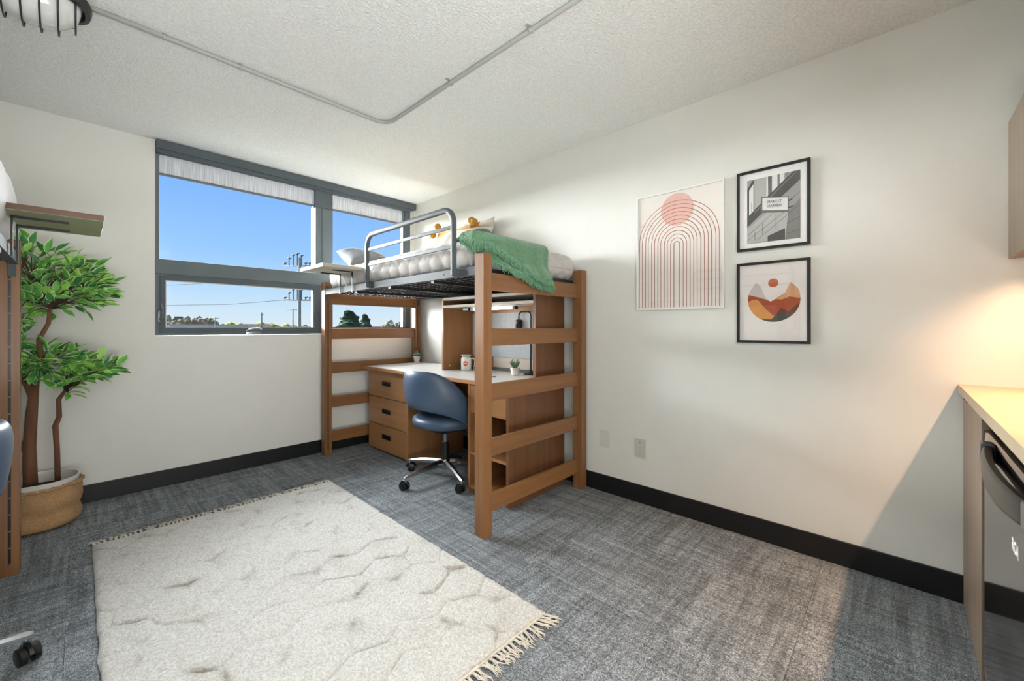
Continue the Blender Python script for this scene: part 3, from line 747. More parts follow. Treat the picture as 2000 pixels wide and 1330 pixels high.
# pitcher
pt = thing('pitcher', 'white pitcher with a round orange logo on the desk', 'pitcher', (2.20, 2.605, .763))
bm = bmesh.new(); lathe(bm, [(0, .764), (.038, .764), (.042, .768), (.042, .858), (.040, .865), (.034, .869), (.034, .874)], (2.20, 2.605, 0), 32)
obj('body', bm, WHITEP, pt)
bm = bmesh.new(); lathe(bm, [(.033, .868), (.033, .882), (.044, .884), (.044, .892), (.030, .896), (0, .897)], (2.20, 2.605, 0), 32); obj('lid', bm, mat('clear_lid', '#B8B4B8', .15, coat=.5), pt)
hd = Vector((.7, -.71, 0)); c0 = Vector((2.20, 2.605, 0))
bm = bmesh.new(); tube(bm, [c0+hd*.040+Vector((0, 0, .861)), c0+hd*.060+Vector((0, 0, .861)), c0+hd*.071+Vector((0, 0, .85)), c0+hd*.071+Vector((0, 0, .80)), c0+hd*.060+Vector((0, 0, .790))], .0055, 8); obj('handle', bm, WHITEP, pt, smooth=True)
def textobj(name, s, size, m, parent, M, extrude=.0004, label=None, bold=0):
    cu = bpy.data.curves.new(name, 'FONT'); cu.body = s; cu.size = size; cu.align_x = 'CENTER'; cu.align_y = 'CENTER'; cu.extrude = extrude; cu.offset = bold; cu.resolution_u = 3
    to = bpy.data.objects.new('tmp', cu); C.objects.link(to)
    dg = bpy.context.evaluated_depsgraph_get(); me = bpy.data.meshes.new_from_object(to.evaluated_get(dg)); bpy.data.objects.remove(to)
    me.transform(M); me.materials.clear(); me.materials.append(m)
    if parent: me.transform(Matrix.Translation(-wloc(parent)))
    o = bpy.data.objects.new(name, me); C.objects.link(o); o.parent = parent
    if label: o['label'] = label
    return o
fd = Vector((-.655, -.755, 0)).normalized(); rt = Vector((-fd.y, fd.x, 0))
bm = bmesh.new()
n = 28; ctr = c0+Vector((0, 0, .820)); 
def on_body(a, z, e): # a metres along girth
    th_ = a/.042; return c0+(fd*math.cos(th_)+rt*math.sin(th_))*(.042+e)+Vector((0, 0, z))
cv = bm.verts.new(on_body(-.006, .822, .0008)); rg = [bm.verts.new(on_body(-.006+.019*math.cos(2*PI*k/n), .822+.019*math.sin(2*PI*k/n), .0008)) for k in range(n)]
for k in range(n): bm.faces.new((cv, rg[k], rg[(k+1) % n]))
logo = obj('logo', bm, mat('orange_logo', '#E4552C', .5), pt, label='round orange logo')
lo = textobj('lettering', 'APA', .0165, WHITEP, None, Matrix.Identity(4), 0, bold=.0006)
for v in lo.data.vertices: q = on_body(-.006+v.co.x, .822+v.co.y, .0014); v.co = q-wloc(logo)
lo.parent = logo
# succulents
POTM = mat('white_ceramic', '#E6E3DB', .4, var=.02)
def pot(c, rt_, rb, h, par):
    bm = bmesh.new(); lathe(bm, [(0, 0), (rb, 0), (rb*1.03, .002), (rt_, h), (rt_*.9, h), (rt_*.86, h*.85), (0, h*.85)], c, 28); obj('pot', bm, POTM, par)
    bm = bmesh.new(); lathe(bm, [(0, h*.86), (rt_*.86, h*.86)], c, 20); obj('soil', bm, mat('soil', '#3A2F27', .95, bump=.8, bscale=200), par)
s1 = thing('succulent', 'spiky aloe in a small white pot beside the desk lamp', 'plant', (2.226, 2.075, .763))
pot((2.226, 2.075, .7632), .038, .028, .056, s1)
AL = mat('aloe_green', '#5C7A60', .5, var=.25, vscale=60)
for k in range(16):
    a = k*2.4; lean = .25+.6*(k/16); L = .075-.02*(k/16)
    d = Vector((math.cos(a)*lean, math.sin(a)*lean, 1)).normalized(); b0 = Vector((2.226, 2.075, .812))+Vector((d.x, d.y, 0))*.008
    bm = bmesh.new(); tube(bm, [b0, b0+d*L*.35+Vector((0, 0, 0)), b0+d*L*.7+Vector((d.x, d.y, 0))*.004, b0+d*L+Vector((d.x, d.y, .5))*.006], [.0055, .0065, .004, .0006], 6)
    obj('leaf', bm, AL, s1, smooth=True)
s2 = thing('succulent', 'bushy little succulent in a white pot at the window end of the desk', 'plant', (2.352, 3.555, .763))
pot((2.352, 3.555, .7632), .034, .024, .062, s2)
SG = [mat('sedum_green', '#6B8C74', .6, var=.2, vscale=80), mat('sedum_pale', '#9DAA92', .6, var=.2, vscale=80)]
for k in range(34):
    a = k*2.4; rr_ = .030*math.sqrt((k+.5)/34); c = Vector((2.352+rr_*math.cos(a), 3.555+rr_*math.sin(a), .838+.03*(1-(k/34))*rnd.uniform(.5, 1.2)))
    bm = bmesh.new(); bmesh.ops.create_icosphere(bm, subdivisions=1, radius=.010, matrix=Matrix.Translation(c) @ Matrix.Rotation(a, 4, 'Z') @ Matrix.Diagonal((1, .6, 1.3, 1)))
    obj('leaf', bm, SG[k % 3 == 0], s2, smooth=True)
# desk lamp
dl = thing('desk_lamp', 'thin black hooked desk lamp with a bare bulb socket', 'lamp', (2.350, 2.03, .763))
bm = bmesh.new(); lathe(bm, [(0, .7632), (.055, .7632), (.055, .769), (.05, .772), (0, .773)], (2.350, 2.03, 0), 32); obj('base', bm, DSTEEL, dl)
dirl = Vector((-.12, 1, 0)).normalized(); P0 = Vector((2.352, 2.03, 0)); pts = [P0+Vector((0, 0, .770)), P0+Vector((0, 0, 1.0)), P0+Vector((0, 0, 1.205))]
for k in range(1, 7): a = PI-PI/2*k/6; pts.append(P0+dirl*(.034+.034*math.cos(a))+Vector((0, 0, 1.205+.034*math.sin(a))))
for k in range(0, 7): a = PI/2-PI/2*k/6; pts.append(P0+dirl*(.078+.034*math.cos(a))+Vector((0, 0, 1.205+.034*math.sin(a))))
pts.append(pts[-1]+Vector((0, 0, -.035)))
bm = bmesh.new(); tube(bm, pts, .0055, 10); obj('stem', bm, DSTEEL, dl)
sc0 = P0+dirl*.112
bm = bmesh.new(); lathe(bm, [(0, 1.178), (.018, 1.178), (.026, 1.172), (.026, 1.160), (.022, 1.158), (.022, 1.150), (.026, 1.148), (.026, 1.118), (.022, 1.112), (0, 1.112)], sc0, 24); obj('socket', bm, BLACK, dl, smooth='auto')
bm = bmesh.new(); lathe(bm, [(.012, 1.112), (.014, 1.10), (.028, 1.07), (.032, 1.045), (.026, 1.02), (.012, 1.006), (0, 1.004)], sc0, 20); obj('bulb', bm, glass('bulb_glass', (1, .96, .88, 1), 1), dl)

# ================================================================ CHAIRS
def make_chair(label):
    t = thing('office_chair', label, 'chair', group='blue swivel desk chairs')
    # backrest: lofted rounded band wrapping the rear
    bm = bmesh.new(); NA, NS = 48, 28; rings = []
    for i in range(NA+1):
        a = i/NA*2-1; phi = a*R(98); e = abs(a)
        ztop = .815-.015*e**2-.27*max(0, (e-.25)/.75)**2.2; zbot = .545-.03*e-.15*e**3
        zc, hh = (ztop+zbot)/2, (ztop-zbot)/2
        rx, ry = .262, .252; th_ = .030*(1-.35*e**3)
        if e > .93: k = (1-e)/.07; th_ *= math.sqrt(max(.02, k)); hh *= (.6+.4*k)
        ring = []
        for k in range(NS):
            an = 2*PI*k/NS; ca, sa = math.cos(an), math.sin(an)
            dr = th_*math.copysign(abs(ca)**.7, ca); dz = hh*math.copysign(abs(sa)**.55, sa)
            z = zc+dz; lean = .12*(z-.50)*math.cos(phi*.8)
            bulge = .012*(1-(dz/hh)**2)
            rr_ = dr+bulge
            ring.append(bm.verts.new((-(rx+rr_)*math.cos(phi)-lean+.02, (ry+rr_)*math.sin(phi), z)))
        rings.append(ring)
    for a_, b_ in zip(rings, rings[1:]):
        for k in range(NS): f = bm.faces.new((a_[k], a_[(k+1) % NS], b_[(k+1) % NS], b_[k])); f.smooth = True
    bm.faces.new(rings[0]); bm.faces.new(rings[-1])
    obj('backrest', bm, NAVY, t)
    bm = bmesh.new()
    lathe(bm, [(0, .386), (.17, .388), (.228, .398), (.247, .418), (.250, .438), (.243, .458), (.222, .472), (.15, .482), (0, .485)], (.012, 0, 0), 48)
    for v in bm.verts: v.co.x = .012+(v.co.x-.012)*(1.04 if v.co.x > 0 else 1)
    obj('seat', bm, NAVY, t)
    bm = bmesh.new(); tube(bm, [(.262*math.cos(k*PI/24)+.012, .252*math.sin(k*PI/24), .398) for k in range(48)], .006, 6, closed=True)
    obj('mechanism', B((-.09, .09, -.07, .07, .345, .388), bev=.01), DSTEEL, t); bm.free()
    bm = bmesh.new(); tube(bm, [(.05, -.06, .365), (.05, -.17, .362), (.05, -.21, .355)], [.006, .006, .009], 8); obj('lever', bm, BLACK, t, smooth=True)
    bm = bmesh.new(); lathe(bm, [(0, .255), (.017, .255), (.017, .35), (0, .35)], seg=20); obj('gas_piston', bm, mat('piston_grey', '#77797C', .35, metal=.6), t, smooth='auto')
    bm = bmesh.new(); lathe(bm, [(0, .125), (.027, .125), (.027, .262), (.022, .268), (0, .268)], seg=24); obj('column_cover', bm, BLACK, t, smooth='auto')
    bm = bmesh.new(); lathe(bm, [(0, .060), (.02, .062), (.033, .085), (.038, .130), (.034, .142), (0, .144)], seg=24); obj('hub', bm, CHROME, t, smooth='auto')
    for k in range(5):
        an = PI+k*2*PI/5; d = Vector((math.cos(an), math.sin(an), 0)); s = Vector((-d.y, d.x, 0))
        bm = bmesh.new(); rings = []
        for q, (rr_, zt, zb, wd) in enumerate(((.025, .140, .095, .024), (.10, .135, .098, .020), (.20, .122, .093, .017), (.30, .104, .082, .015), (.337, .096, .079, .014), (.352, .090, .080, .008))):
            rings.append([bm.verts.new(d*rr_+s*w_*wd+Vector((0, 0, z))) for w_, z in ((-1, zb), (1, zb), (1, lerp(zb, zt, .6)), (.45, zt), (-.45, zt), (-1, lerp(zb, zt, .6)))])
        for a_, b_ in zip(rings, rings[1:]):
            for j in range(6): bm.faces.new((a_[j], a_[(j+1) % 6], b_[(j+1) % 6], b_[j]))
        bm.faces.new(rings[0]); bm.faces.new(rings[-1])
        arm = obj('base_arm', bm, CHROME, t, smooth='auto')
        c = d*.335; w0 = random.Random(k).uniform(-.9, .9); f = Vector((math.cos(an+w0+1.2), math.sin(an+w0+1.2), 0)); ax = Vector((-f.y, f.x, 0))
        bm = bmesh.new(); tube(bm, [c+Vector((0, 0, .055)), c+Vector((0, 0, .088))], .009, 10, mi=1)
        cc = c-f*.014+Vector((0, 0, .029))
        for sg in (-1, 1): tube(bm, [cc+ax*sg*.005, cc+ax*sg*.008, cc+ax*sg*.024, cc+ax*sg*.027], [.022, .029, .029, .021], 20)
        # hood
        hood = [cc+f*.0+Vector((0, 0, .0))]
        for q in range(7):
            a0 = R(10+q*26); p = cc+(f*math.cos(a0)*.034+Vector((0, 0, math.sin(a0)*.034))); hood.append(p)
        tube(bm, hood[1:], .009, 6, mi=0)
        obj('caster', bm, [BLACK, CHROME], arm, smooth='auto', label='black twin wheel caster')
    return t
ch = make_chair('blue vinyl swivel chair pushed in at the desk')
ch.location = (1.874, 2.458, 0)
ch2 = copytree(ch); ch2['label'] = 'blue vinyl swivel chair cut off by the left edge of the photo'
ch2.location = (-.455, 2.075, 0); ch2.rotation_euler.z = R(180+8)

# ================================================================ RUG
RX0, RX1, RY0, RY1 = .045, 1.245, 1.005, 2.965
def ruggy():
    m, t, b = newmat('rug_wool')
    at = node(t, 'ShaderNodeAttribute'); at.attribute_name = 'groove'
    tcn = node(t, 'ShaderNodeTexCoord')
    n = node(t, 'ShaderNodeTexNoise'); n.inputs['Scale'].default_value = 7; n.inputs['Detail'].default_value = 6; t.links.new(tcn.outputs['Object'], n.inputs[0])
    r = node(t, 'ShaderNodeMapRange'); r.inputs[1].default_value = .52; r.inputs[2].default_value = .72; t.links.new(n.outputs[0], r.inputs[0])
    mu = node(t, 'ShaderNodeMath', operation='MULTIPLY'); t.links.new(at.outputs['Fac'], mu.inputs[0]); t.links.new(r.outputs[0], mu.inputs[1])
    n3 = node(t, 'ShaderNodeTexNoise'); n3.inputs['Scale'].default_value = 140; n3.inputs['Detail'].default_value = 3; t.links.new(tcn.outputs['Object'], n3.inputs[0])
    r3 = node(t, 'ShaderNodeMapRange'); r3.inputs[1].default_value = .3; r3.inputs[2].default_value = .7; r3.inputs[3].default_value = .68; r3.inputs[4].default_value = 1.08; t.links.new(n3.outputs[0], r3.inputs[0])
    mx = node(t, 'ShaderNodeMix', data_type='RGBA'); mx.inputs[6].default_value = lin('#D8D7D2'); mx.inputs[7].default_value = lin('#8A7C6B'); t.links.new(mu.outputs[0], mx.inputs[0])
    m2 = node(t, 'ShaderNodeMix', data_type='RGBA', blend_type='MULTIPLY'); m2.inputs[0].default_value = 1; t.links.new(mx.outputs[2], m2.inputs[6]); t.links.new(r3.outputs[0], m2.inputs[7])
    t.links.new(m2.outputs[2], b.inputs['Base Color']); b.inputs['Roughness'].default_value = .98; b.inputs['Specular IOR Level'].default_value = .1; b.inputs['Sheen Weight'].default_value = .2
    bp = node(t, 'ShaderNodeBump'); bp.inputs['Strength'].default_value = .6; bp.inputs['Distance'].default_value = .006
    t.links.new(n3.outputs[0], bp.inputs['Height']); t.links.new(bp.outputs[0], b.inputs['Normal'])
    return m
RUGM = ruggy()
rug = thing('rug', 'cream shaggy wool rug with carved honeycomb lines and end tassels', 'rug', ((RX0+RX1)/2, (RY0+RY1)/2, 0))
def hexedge(x, y, s=.155):
    """distance to the nearest edge of a slightly irregular honeycomb"""
    x += .05*mnoise.noise(Vector((x*3.2, y*3.2, 1))); y += .04*mnoise.noise(Vector((x*3.2, y*3.2, 7)))
    best = []
    w_, h_ = s*1.35, s*1.0
    j0 = round(y/h_)
    for j in (j0-1, j0, j0+1):
        ox = (w_/2 if j % 2 else 0); i0 = round((x-ox)/w_)
        for i in (i0-1, i0, i0+1): best.append(math.hypot(x-(i*w_+ox), (y-j*h_)))
    best.sort(); return (best[1]-best[0])/2
NX, NY = 300, 480
verts, faces, grv = [], [], []
for j in range(NY+1):
    for i in range(NX+1):
        x = lerp(RX0, RX1, i/NX); y = lerp(RY0, RY1, j/NY)
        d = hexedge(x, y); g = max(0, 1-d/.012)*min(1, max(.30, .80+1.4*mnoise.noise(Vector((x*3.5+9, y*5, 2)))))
        e = min(x-RX0, RX1-x, y-RY0, RY1-y); ed = min(1, e/.022)
        q = Vector((x, y, 0))
        z = .004+.014*math.sqrt(max(0, 1-(1-ed)**2))
        z -= .0075*(g**1.2)*(.55+.9*max(0, .5+mnoise.noise(q*5+Vector((3, 0, 0)))))
        z += .0032*mnoise.noise(q*22)+.0028*mnoise.noise(q*60)+.0020*mnoise.noise(q*140)
        dx = .006*mnoise.noise(Vector((y*9, 5, 0)))*(1 if (i == 0 or i == NX) else 0); dy = .0
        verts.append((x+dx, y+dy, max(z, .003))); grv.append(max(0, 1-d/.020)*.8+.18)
for j in range(NY):
    for i in range(NX):
        a = j*(NX+1)+i; faces.append((a, a+1, a+NX+2, a+NX+1))
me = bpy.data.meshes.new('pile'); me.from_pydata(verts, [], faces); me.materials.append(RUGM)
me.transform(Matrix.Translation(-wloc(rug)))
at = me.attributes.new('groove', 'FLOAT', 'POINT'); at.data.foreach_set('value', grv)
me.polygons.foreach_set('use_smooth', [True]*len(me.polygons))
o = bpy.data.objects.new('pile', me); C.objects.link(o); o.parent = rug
TAS = mat('tassel_cotton', '#D6CFC2', .95, var=.12, vscale=60)
obj('backing', B((RX0+.004, RX1-.004, RY0+.004, RY1-.004, .0006, .0035)), TAS, rug)
for yy in (RY0-.008, RY1+.0):
    obj('binding', B((RX0+.002, RX1-.002, yy, yy+.010, .001, .010), bev=.003), TAS, rug)
def tassel(seed, knot):
    rr = random.Random(seed); bm = bmesh.new(); cl = rr.uniform(-.014, .014)
    if knot: bmesh.ops.create_icosphere(bm, subdivisions=1, radius=.006, matrix=Matrix.Translation((cl*.25, -.016, .007)))
    for k in range(5):
        x0 = (k-2)*.0028; e = cl+rr.uniform(-.016, .016); L = rr.uniform(.045, .075)
        pts = [(x0, .002, .006), (cl*.25+x0*.4, -.016, .008), (cl*.6+x0+rr.uniform(-.004, .004), -.035, .007), (e, -L*.8, .004), (e+rr.uniform(-.008, .008), -L, .003)]
        tube(bm, pts, [.0018, .0022, .002, .0018, .001], 4)
    me = bpy.data.meshes.new('tassel'); bm.to_mesh(me); bm.free(); me.materials.append(TAS); return me
TM = [tassel(s, True) for s in range(8)]
for end in (0, 1):
    nT = 62
    for k in range(nT):
        o = bpy.data.objects.new('tassel', TM[rnd.randrange(8)]); C.objects.link(o); o.parent = rug
        x = lerp(RX0+.01, RX1-.01, k/(nT-1)); y = RY0-.006 if end == 0 else RY1+.006
        o.location = Vector((x, y, 0))-rug.location; o.rotation_euler.z = (0 if end == 0 else PI)+rnd.uniform(-.35, .35)
        if end: o.scale = (1.1, 1.2, 1.3)

# ================================================================ PLANT
PC = Vector((-.155, 3.535, 0))
bk = thing('plant_basket', 'tan burlap basket holding the white planter under the ficus', 'basket', PC)
def burlap():
    m, t, b = newmat('burlap')
    tcn = node(t, 'ShaderNodeTexCoord'); wv = node(t, 'ShaderNodeTexNoise'); mp = node(t, 'ShaderNodeMapping'); mp.inputs['Scale'].default_value = (260, 260, 500)
    t.links.new(tcn.outputs['Object'], mp.inputs[0]); t.links.new(mp.outputs[0], wv.inputs[0]); wv.inputs['Scale'].default_value = 1
    r = node(t, 'ShaderNodeValToRGB'); r.color_ramp.elements[0].position = .3; r.color_ramp.elements[0].color = lin('#8A6844'); r.color_ramp.elements[1].position = .7; r.color_ramp.elements[1].color = lin('#C9A478')
    t.links.new(wv.outputs[0], r.inputs[0]); t.links.new(r.outputs[0], b.inputs['Base Color']); b.inputs['Roughness'].default_value = .95
    bp = node(t, 'ShaderNodeBump'); bp.inputs['Strength'].default_value = .6; bp.inputs['Distance'].default_value = .002; t.links.new(wv.outputs[0], bp.inputs['Height']); t.links.new(bp.outputs[0], b.inputs['Normal'])
    return m
BUR = burlap()
bm = bmesh.new(); NS = 72; prof = [(.0, .001), (.12, .001), (.150, .004), (.172, .02), (.180, .045), (.172, .075), (.163, .095), (.168, .115), (.172, .14), (.168, .17), (.166, .20), (.168, .225), (.166, .232), (.158, .228)]
rings = []
for q, (r_, z) in enumerate(prof):
    ring = []
    for k in range(NS):
        a = 2*PI*k/NS; n_ = mnoise.noise(Vector((math.cos(a)*1.4, math.sin(a)*1.4, z*9)))
        rr_ = r_*(1+.10*n_*(z > .01 and r_ > .13)); rr_ = min(rr_, .192)
        ring.append(bm.verts.new(PC+Vector((rr_*math.cos(a), rr_*math.sin(a), z+.008*n_*(z > .05)))))
    rings.append(ring)
for a_, b_ in zip(rings[1:], rings[2:]):
    for k in range(NS): f = bm.faces.new((a_[k], a_[(k+1) % NS], b_[(k+1) % NS], b_[k])); f.smooth = True
bm.faces.new(rings[1]); bmesh.ops.delete(bm, geom=rings[0], context='VERTS')
obj('sack', bm, BUR, bk)
bm = bmesh.new(); tube(bm, [PC+Vector(((.168+.004*math.sin(k*1.7))*math.cos(k*PI/36), (.168+.004*math.sin(k*1.7))*math.sin(k*PI/36), .228+.003*math.sin(k*2.3))) for k in range(72)], .008, 6, closed=True); obj('frayed_rim', bm, BUR, bk)
for k in range(3):
    bm = bmesh.new(); a = R(-48+k*9); c = PC+Vector((.176*math.cos(a), .176*math.sin(a), .232)); bmesh.ops.create_icosphere(bm, subdivisions=2, radius=.011, matrix=Matrix.Translation(c)); obj('rim_knot', bm, BUR, bk, smooth=True)
fic = thing('ficus_tree', 'artificial ficus tree with variegated green leaves in the corner', 'plant', PC)
bm = bmesh.new(); lathe(bm, [(.0, .012), (.13, .012), (.145, .10), (.157, .255), (.160, .262), (.152, .262), (.150, .255), (.142, .20), (0, .20)], PC, 48); obj('planter', bm, mat('planter_white', '#E2E2DE', .4), fic, smooth='auto')
bm = bmesh.new(); lathe(bm, [(.0, .203), (.141, .203)], PC, 32); obj('soil', bm, mat('soil', '#3A2F27', .95), fic)
TRK = mat('ficus_bark', '#6E4B36', .8, bump=.6, bscale=40, var=.25, vscale=20, stretch=(1, 1, .25), bdist=.01)
BR = mat('ficus_twig', '#5C4A3C', .8, var=.2)
def V3(x, y, z): return Vector((x, y, z))
branches = {
 'trunk': ([V3(-.185, 3.50, .19), V3(-.19, 3.50, .45), V3(-.182, 3.50, .64), V3(-.170, 3.50, .80)], [.030, .026, .024, .017]),
 'stem1': ([V3(-.178, 3.50, .74), V3(-.148, 3.50, .92), V3(-.155, 3.50, 1.05), V3(-.12, 3.50, 1.14), V3(-.11, 3.50, 1.26), V3(-.16, 3.50, 1.38)], [.016, .012, .011, .010, .009, .008]),
 'stem2': ([V3(-.180, 3.50, .73), V3(-.235, 3.5, .95), V3(-.25, 3.51, 1.15), V3(-.25, 3.50, 1.35), V3(-.20, 3.5, 1.5)], [.016, .013, .011, .009, .006]),
 'thin': ([V3(-.085, 3.53, .19), V3(-.088, 3.53, .40), V3(-.095, 3.53, .55), V3(-.080, 3.53, .60), V3(-.082, 3.53, .70), V3(-.04, 3.53, .78)], [.013, .012, .013, .012, .011, .007]),
 'side': ([V3(-.20, 3.50, .42), V3(-.235, 3.50, .52), V3(-.255, 3.5, .62), V3(-.27, 3.5, .8)], [.012, .011, .010, .007]),
}
for nme, (pts, rs) in branches.items():
    bm = bmesh.new(); tube(bm, pts, rs, 12); obj('trunk' if nme in ('trunk', 'thin', 'side') else 'stem', bm, TRK, fic)
LG = [mat('leaf_green_dark', '#468A4E', .45, var=.2, vscale=30), mat('leaf_green_mid', '#6DB954', .42, var=.2, vscale=30), mat('leaf_green_light', '#A0E266', .42, var=.15, vscale=30)]
LE = mat('leaf_cream_edge', '#D6E8A8', .5)
def leafmesh(mi):
    bm = bmesh.new(); L = 1.0; prof = [(0, 0), (.12, .11), (.3, .205), (.5, .225), (.7, .165), (.87, .07), (1.0, 0)]
    mid = [bm.verts.new((x, 0, -.10*x*x)) for x, _ in prof]
    for sg in (1, -1):
        inn = [bm.verts.new((x, sg*w_*.82, .05*w_/.2-.10*x*x)) if 0 < k < 6 else mid[k] for k, (x, w_) in enumerate(prof)]
        out = [bm.verts.new((x, sg*w_, .075*w_/.2-.10*x*x)) if 0 < k < 6 else mid[k] for k, (x, w_) in enumerate(prof)]
        for k in range(6):
            for A, B_, mm in ((mid, inn, 0), (inn, out, 1)):
                q = []
                for v in (A[k], A[k+1], B_[k+1], B_[k]):
                    if v not in q: q.append(v)
                if len(q) >= 3:
                    f = bm.faces.new(q if sg > 0 else q[::-1]); f.material_index = mm; f.smooth = True
    me = bpy.data.meshes.new('leaf'); bm.to_mesh(me); bm.free(); me.materials.append(LG[mi]); me.materials.append(LE); return me
LM = [leafmesh(i) for i in range(3)]
lobes = [(V3(-.06, 3.50, 1.345), (.20, .14, .17), 250), (V3(.055, 3.50, 1.36), (.11, .12, .12), 110), (V3(-.19, 3.49, 1.50), (.15, .12, .12), 100), (V3(-.24, 3.49, 1.20), (.12, .12, .13), 70),
         (V3(-.16, 3.49, .93), (.19, .14, .10), 190), (V3(.05, 3.49, .875), (.13, .12, .07), 120), (V3(-.22, 3.49, .84), (.10, .12, .09), 70), (V3(-.02, 3.49, .80), (.09, .12, .07), 40),
         (V3(-.25, 3.49, 1.04), (.07, .10, .09), 50), (V3(.03, 3.49, 1.46), (.09, .10, .07), 50)]
tw = bmesh.new(); leaves = []
rr = random.Random(42)
anch = [V3(-.11, 3.50, 1.22), V3(-.11, 3.50, 1.26), V3(-.18, 3.5, 1.38), V3(-.25, 3.5, 1.15), V3(-.15, 3.5, .88), V3(-.06, 3.53, .75), V3(-.19, 3.5, .80), V3(-.05, 3.53, .74), V3(-.25, 3.51, 1.0), V3(-.13, 3.5, 1.33)]
for (c, rad, n), an in zip(lobes, anch):
    k = 0
    while k < n:
        d = Vector((rr.gauss(0, 1), rr.gauss(0, 1), rr.gauss(0, 1))).normalized(); s = rr.uniform(.55, 1.0)
        e = c+Vector((d.x*rad[0], d.y*rad[1], d.z*rad[2]))*s
        if e.y > 3.70: continue
        mid = an.lerp(e, .5)+Vector((rr.uniform(-.03, .03), rr.uniform(-.03, .03), rr.uniform(0, .04)))
        tube(tw, [an, mid, e], [.003, .0022, .0010], 4)
        for q in range(4):
            if k >= n: break
            p = mid.lerp(e, .45+.18*q)+Vector((rr.uniform(-.012, .012), rr.uniform(-.012, .012), rr.uniform(-.01, .01)))
            dr = (e-an).normalized()+Vector((rr.uniform(-.8, .8), rr.uniform(-.8, .8), rr.uniform(-.75, .45)))
            dr.normalize(); L = rr.uniform(.062, .095)
            if (p+dr*L).y > 3.75 or p.y > 3.73: dr.y = -abs(dr.y); p.y = min(p.y, 3.70)
            leaves.append((p, dr, L, rr.choice((0, 0, 1, 1, 1, 2)) if (p-c).length < rad[0]*.8 else rr.choice((0, 1, 1, 2, 2)), rr.uniform(-.9, .9))); k += 1
obj('twigs', tw, BR, fic, kind='stuff')
leaves.sort(key=lambda l: l[0].y)            # nearest to the viewer first
def leafM(p, d, L, roll):
    x = d; z = Vector((0, 0, 1)); y = z.cross(x)
    y = y.normalized() if y.length > 1e-3 else Vector((0, 1, 0)); z = x.cross(y)
    M = Matrix((x, y, z)).transposed().to_4x4()
    return Matrix.Translation(p) @ M @ Matrix.Rotation(roll, 4, 'X') @ Matrix.Scale(L, 4)
for p, d, L, mi, roll in leaves[:300]:
    o = bpy.data.objects.new('leaf', LM[mi]); C.objects.link(o); o.parent = fic
    o.matrix_basis = Matrix.Translation(-fic.location) @ leafM(p, d, L, roll)
bm = bmesh.new()
for p, d, L, mi, roll in leaves[300:]:
    n0 = len(bm.verts); f0 = len(bm.faces); bm.from_mesh(LM[mi]); bm.verts.ensure_lookup_table(); bm.faces.ensure_lookup_table()
    M = leafM(p, d, L, roll)
    for v in bm.verts[n0:]: v.co = M @ v.co
    for f in bm.faces[f0:]: f.material_index = 3 if f.material_index == 1 else mi
me = bpy.data.meshes.new('foliage'); bmesh.ops.translate(bm, vec=-fic.location, verts=bm.verts); bm.to_mesh(me); bm.free()
for mm in LG+[LE]: me.materials.append(mm)
o = bpy.data.objects.new('foliage', me); C.objects.link(o); o.parent = fic; o['kind'] = 'stuff'

# ================================================================ WALL PRINTS (flat prints behind glass)
XP = XW
FG = glass('picture_glass', (1, 1, 1, 1), 1.7)
def poly(bm, pts, x, mi=0):
    vs_ = [bm.verts.new((x, y, z)) for y, z in pts]; f = bm.faces.new(vs_); f.material_index = mi; return f
def paint(name, col): return mat('ink_'+name, col, .7, var=.03, vscale=30)
def framed(label, y0, y1, z0, z1, fw, fm, paperm, depth=.02, group=None):
    t = thing('picture_frame', label, 'picture', (XP, (y0+y1)/2, (z0+z1)/2), group='framed prints on the wall')
    bm = bmesh.new()
    for q in ((y0, y0+fw, z0, z1), (y1-fw, y1, z0, z1), (y0+fw, y1-fw, z0, z0+fw), (y0+fw, y1-fw, z1-fw, z1)): box(bm, XP-depth, XP-.0005, *q, bev=.001)
    obj('frame', bm, fm, t)
    art = obj('print', B((XP-depth+.010, XP-.002, y0+fw, y1-fw, z0+fw, z1-fw)), paperm, t)
    bm = bmesh.new(); poly(bm, [(y0+fw, z0+fw), (y1-fw, z0+fw), (y1-fw, z1-fw), (y0+fw, z1-fw)], XP-depth+.004); obj('glazing', bm, FG, t)
    return t, art, XP-depth+.0096
# 1: nested arches
PAPER = mat('warm_paper', '#F1EBE5', .8, var=.01)
t1, art, xa = framed('large white framed print of nested rust arches and a pink sun', .704, 1.222, 1.224, 1.942, .012, mat('white_frame', '#E8E8E4', .4), PAPER)
bm = bmesh.new(); cy, cz, rr_ = .967, 1.822, .097; poly(bm, [(cy+rr_*math.cos(2*PI*k/48), cz+rr_*math.sin(2*PI*k/48)) for k in range(48)], xa); obj('sun_disc', bm, paint('pink', '#E8BDB2'), art, label='pink disc')
bm = bmesh.new()
INK = paint('rust', '#B07565')
for k in range(12):
    r0 = .0175+k*.0200; lw = .0038+.0010*(k % 3 == 0); top = 1.612+.0022*k; wob = .0012*min(1, k/3)
    outl, inl = [], []
    path = [(cy+.0-r0, 1.238)]+[(cy-r0*math.cos(a)+wob*math.sin(k*3+a*5), top+r0*math.sin(a)) for a in [PI*q/36 for q in range(37)]]+[(cy+r0, 1.238)]
    ymin, ymax = .718, 1.209
    pr_ = None
    for i in range(len(path)-1):
        (ya, za), (yb, zb) = path[i], path[i+1]; d = Vector((yb-ya, zb-za)); 
        if d.length < 1e-6: continue
        nn = Vector((-d.y, d.x)).normalized()*lw/2
        q = [(ya+nn.x, za+nn.y), (yb+nn.x, zb+nn.y), (yb-nn.x, zb-nn.y), (ya-nn.x, za-nn.y)]
        if all(ymin <= y <= ymax for y, _ in q): poly(bm, q, xa-.0003-.00001*k)
obj('arch_lines', bm, INK, art, label='nested rust arch lines')
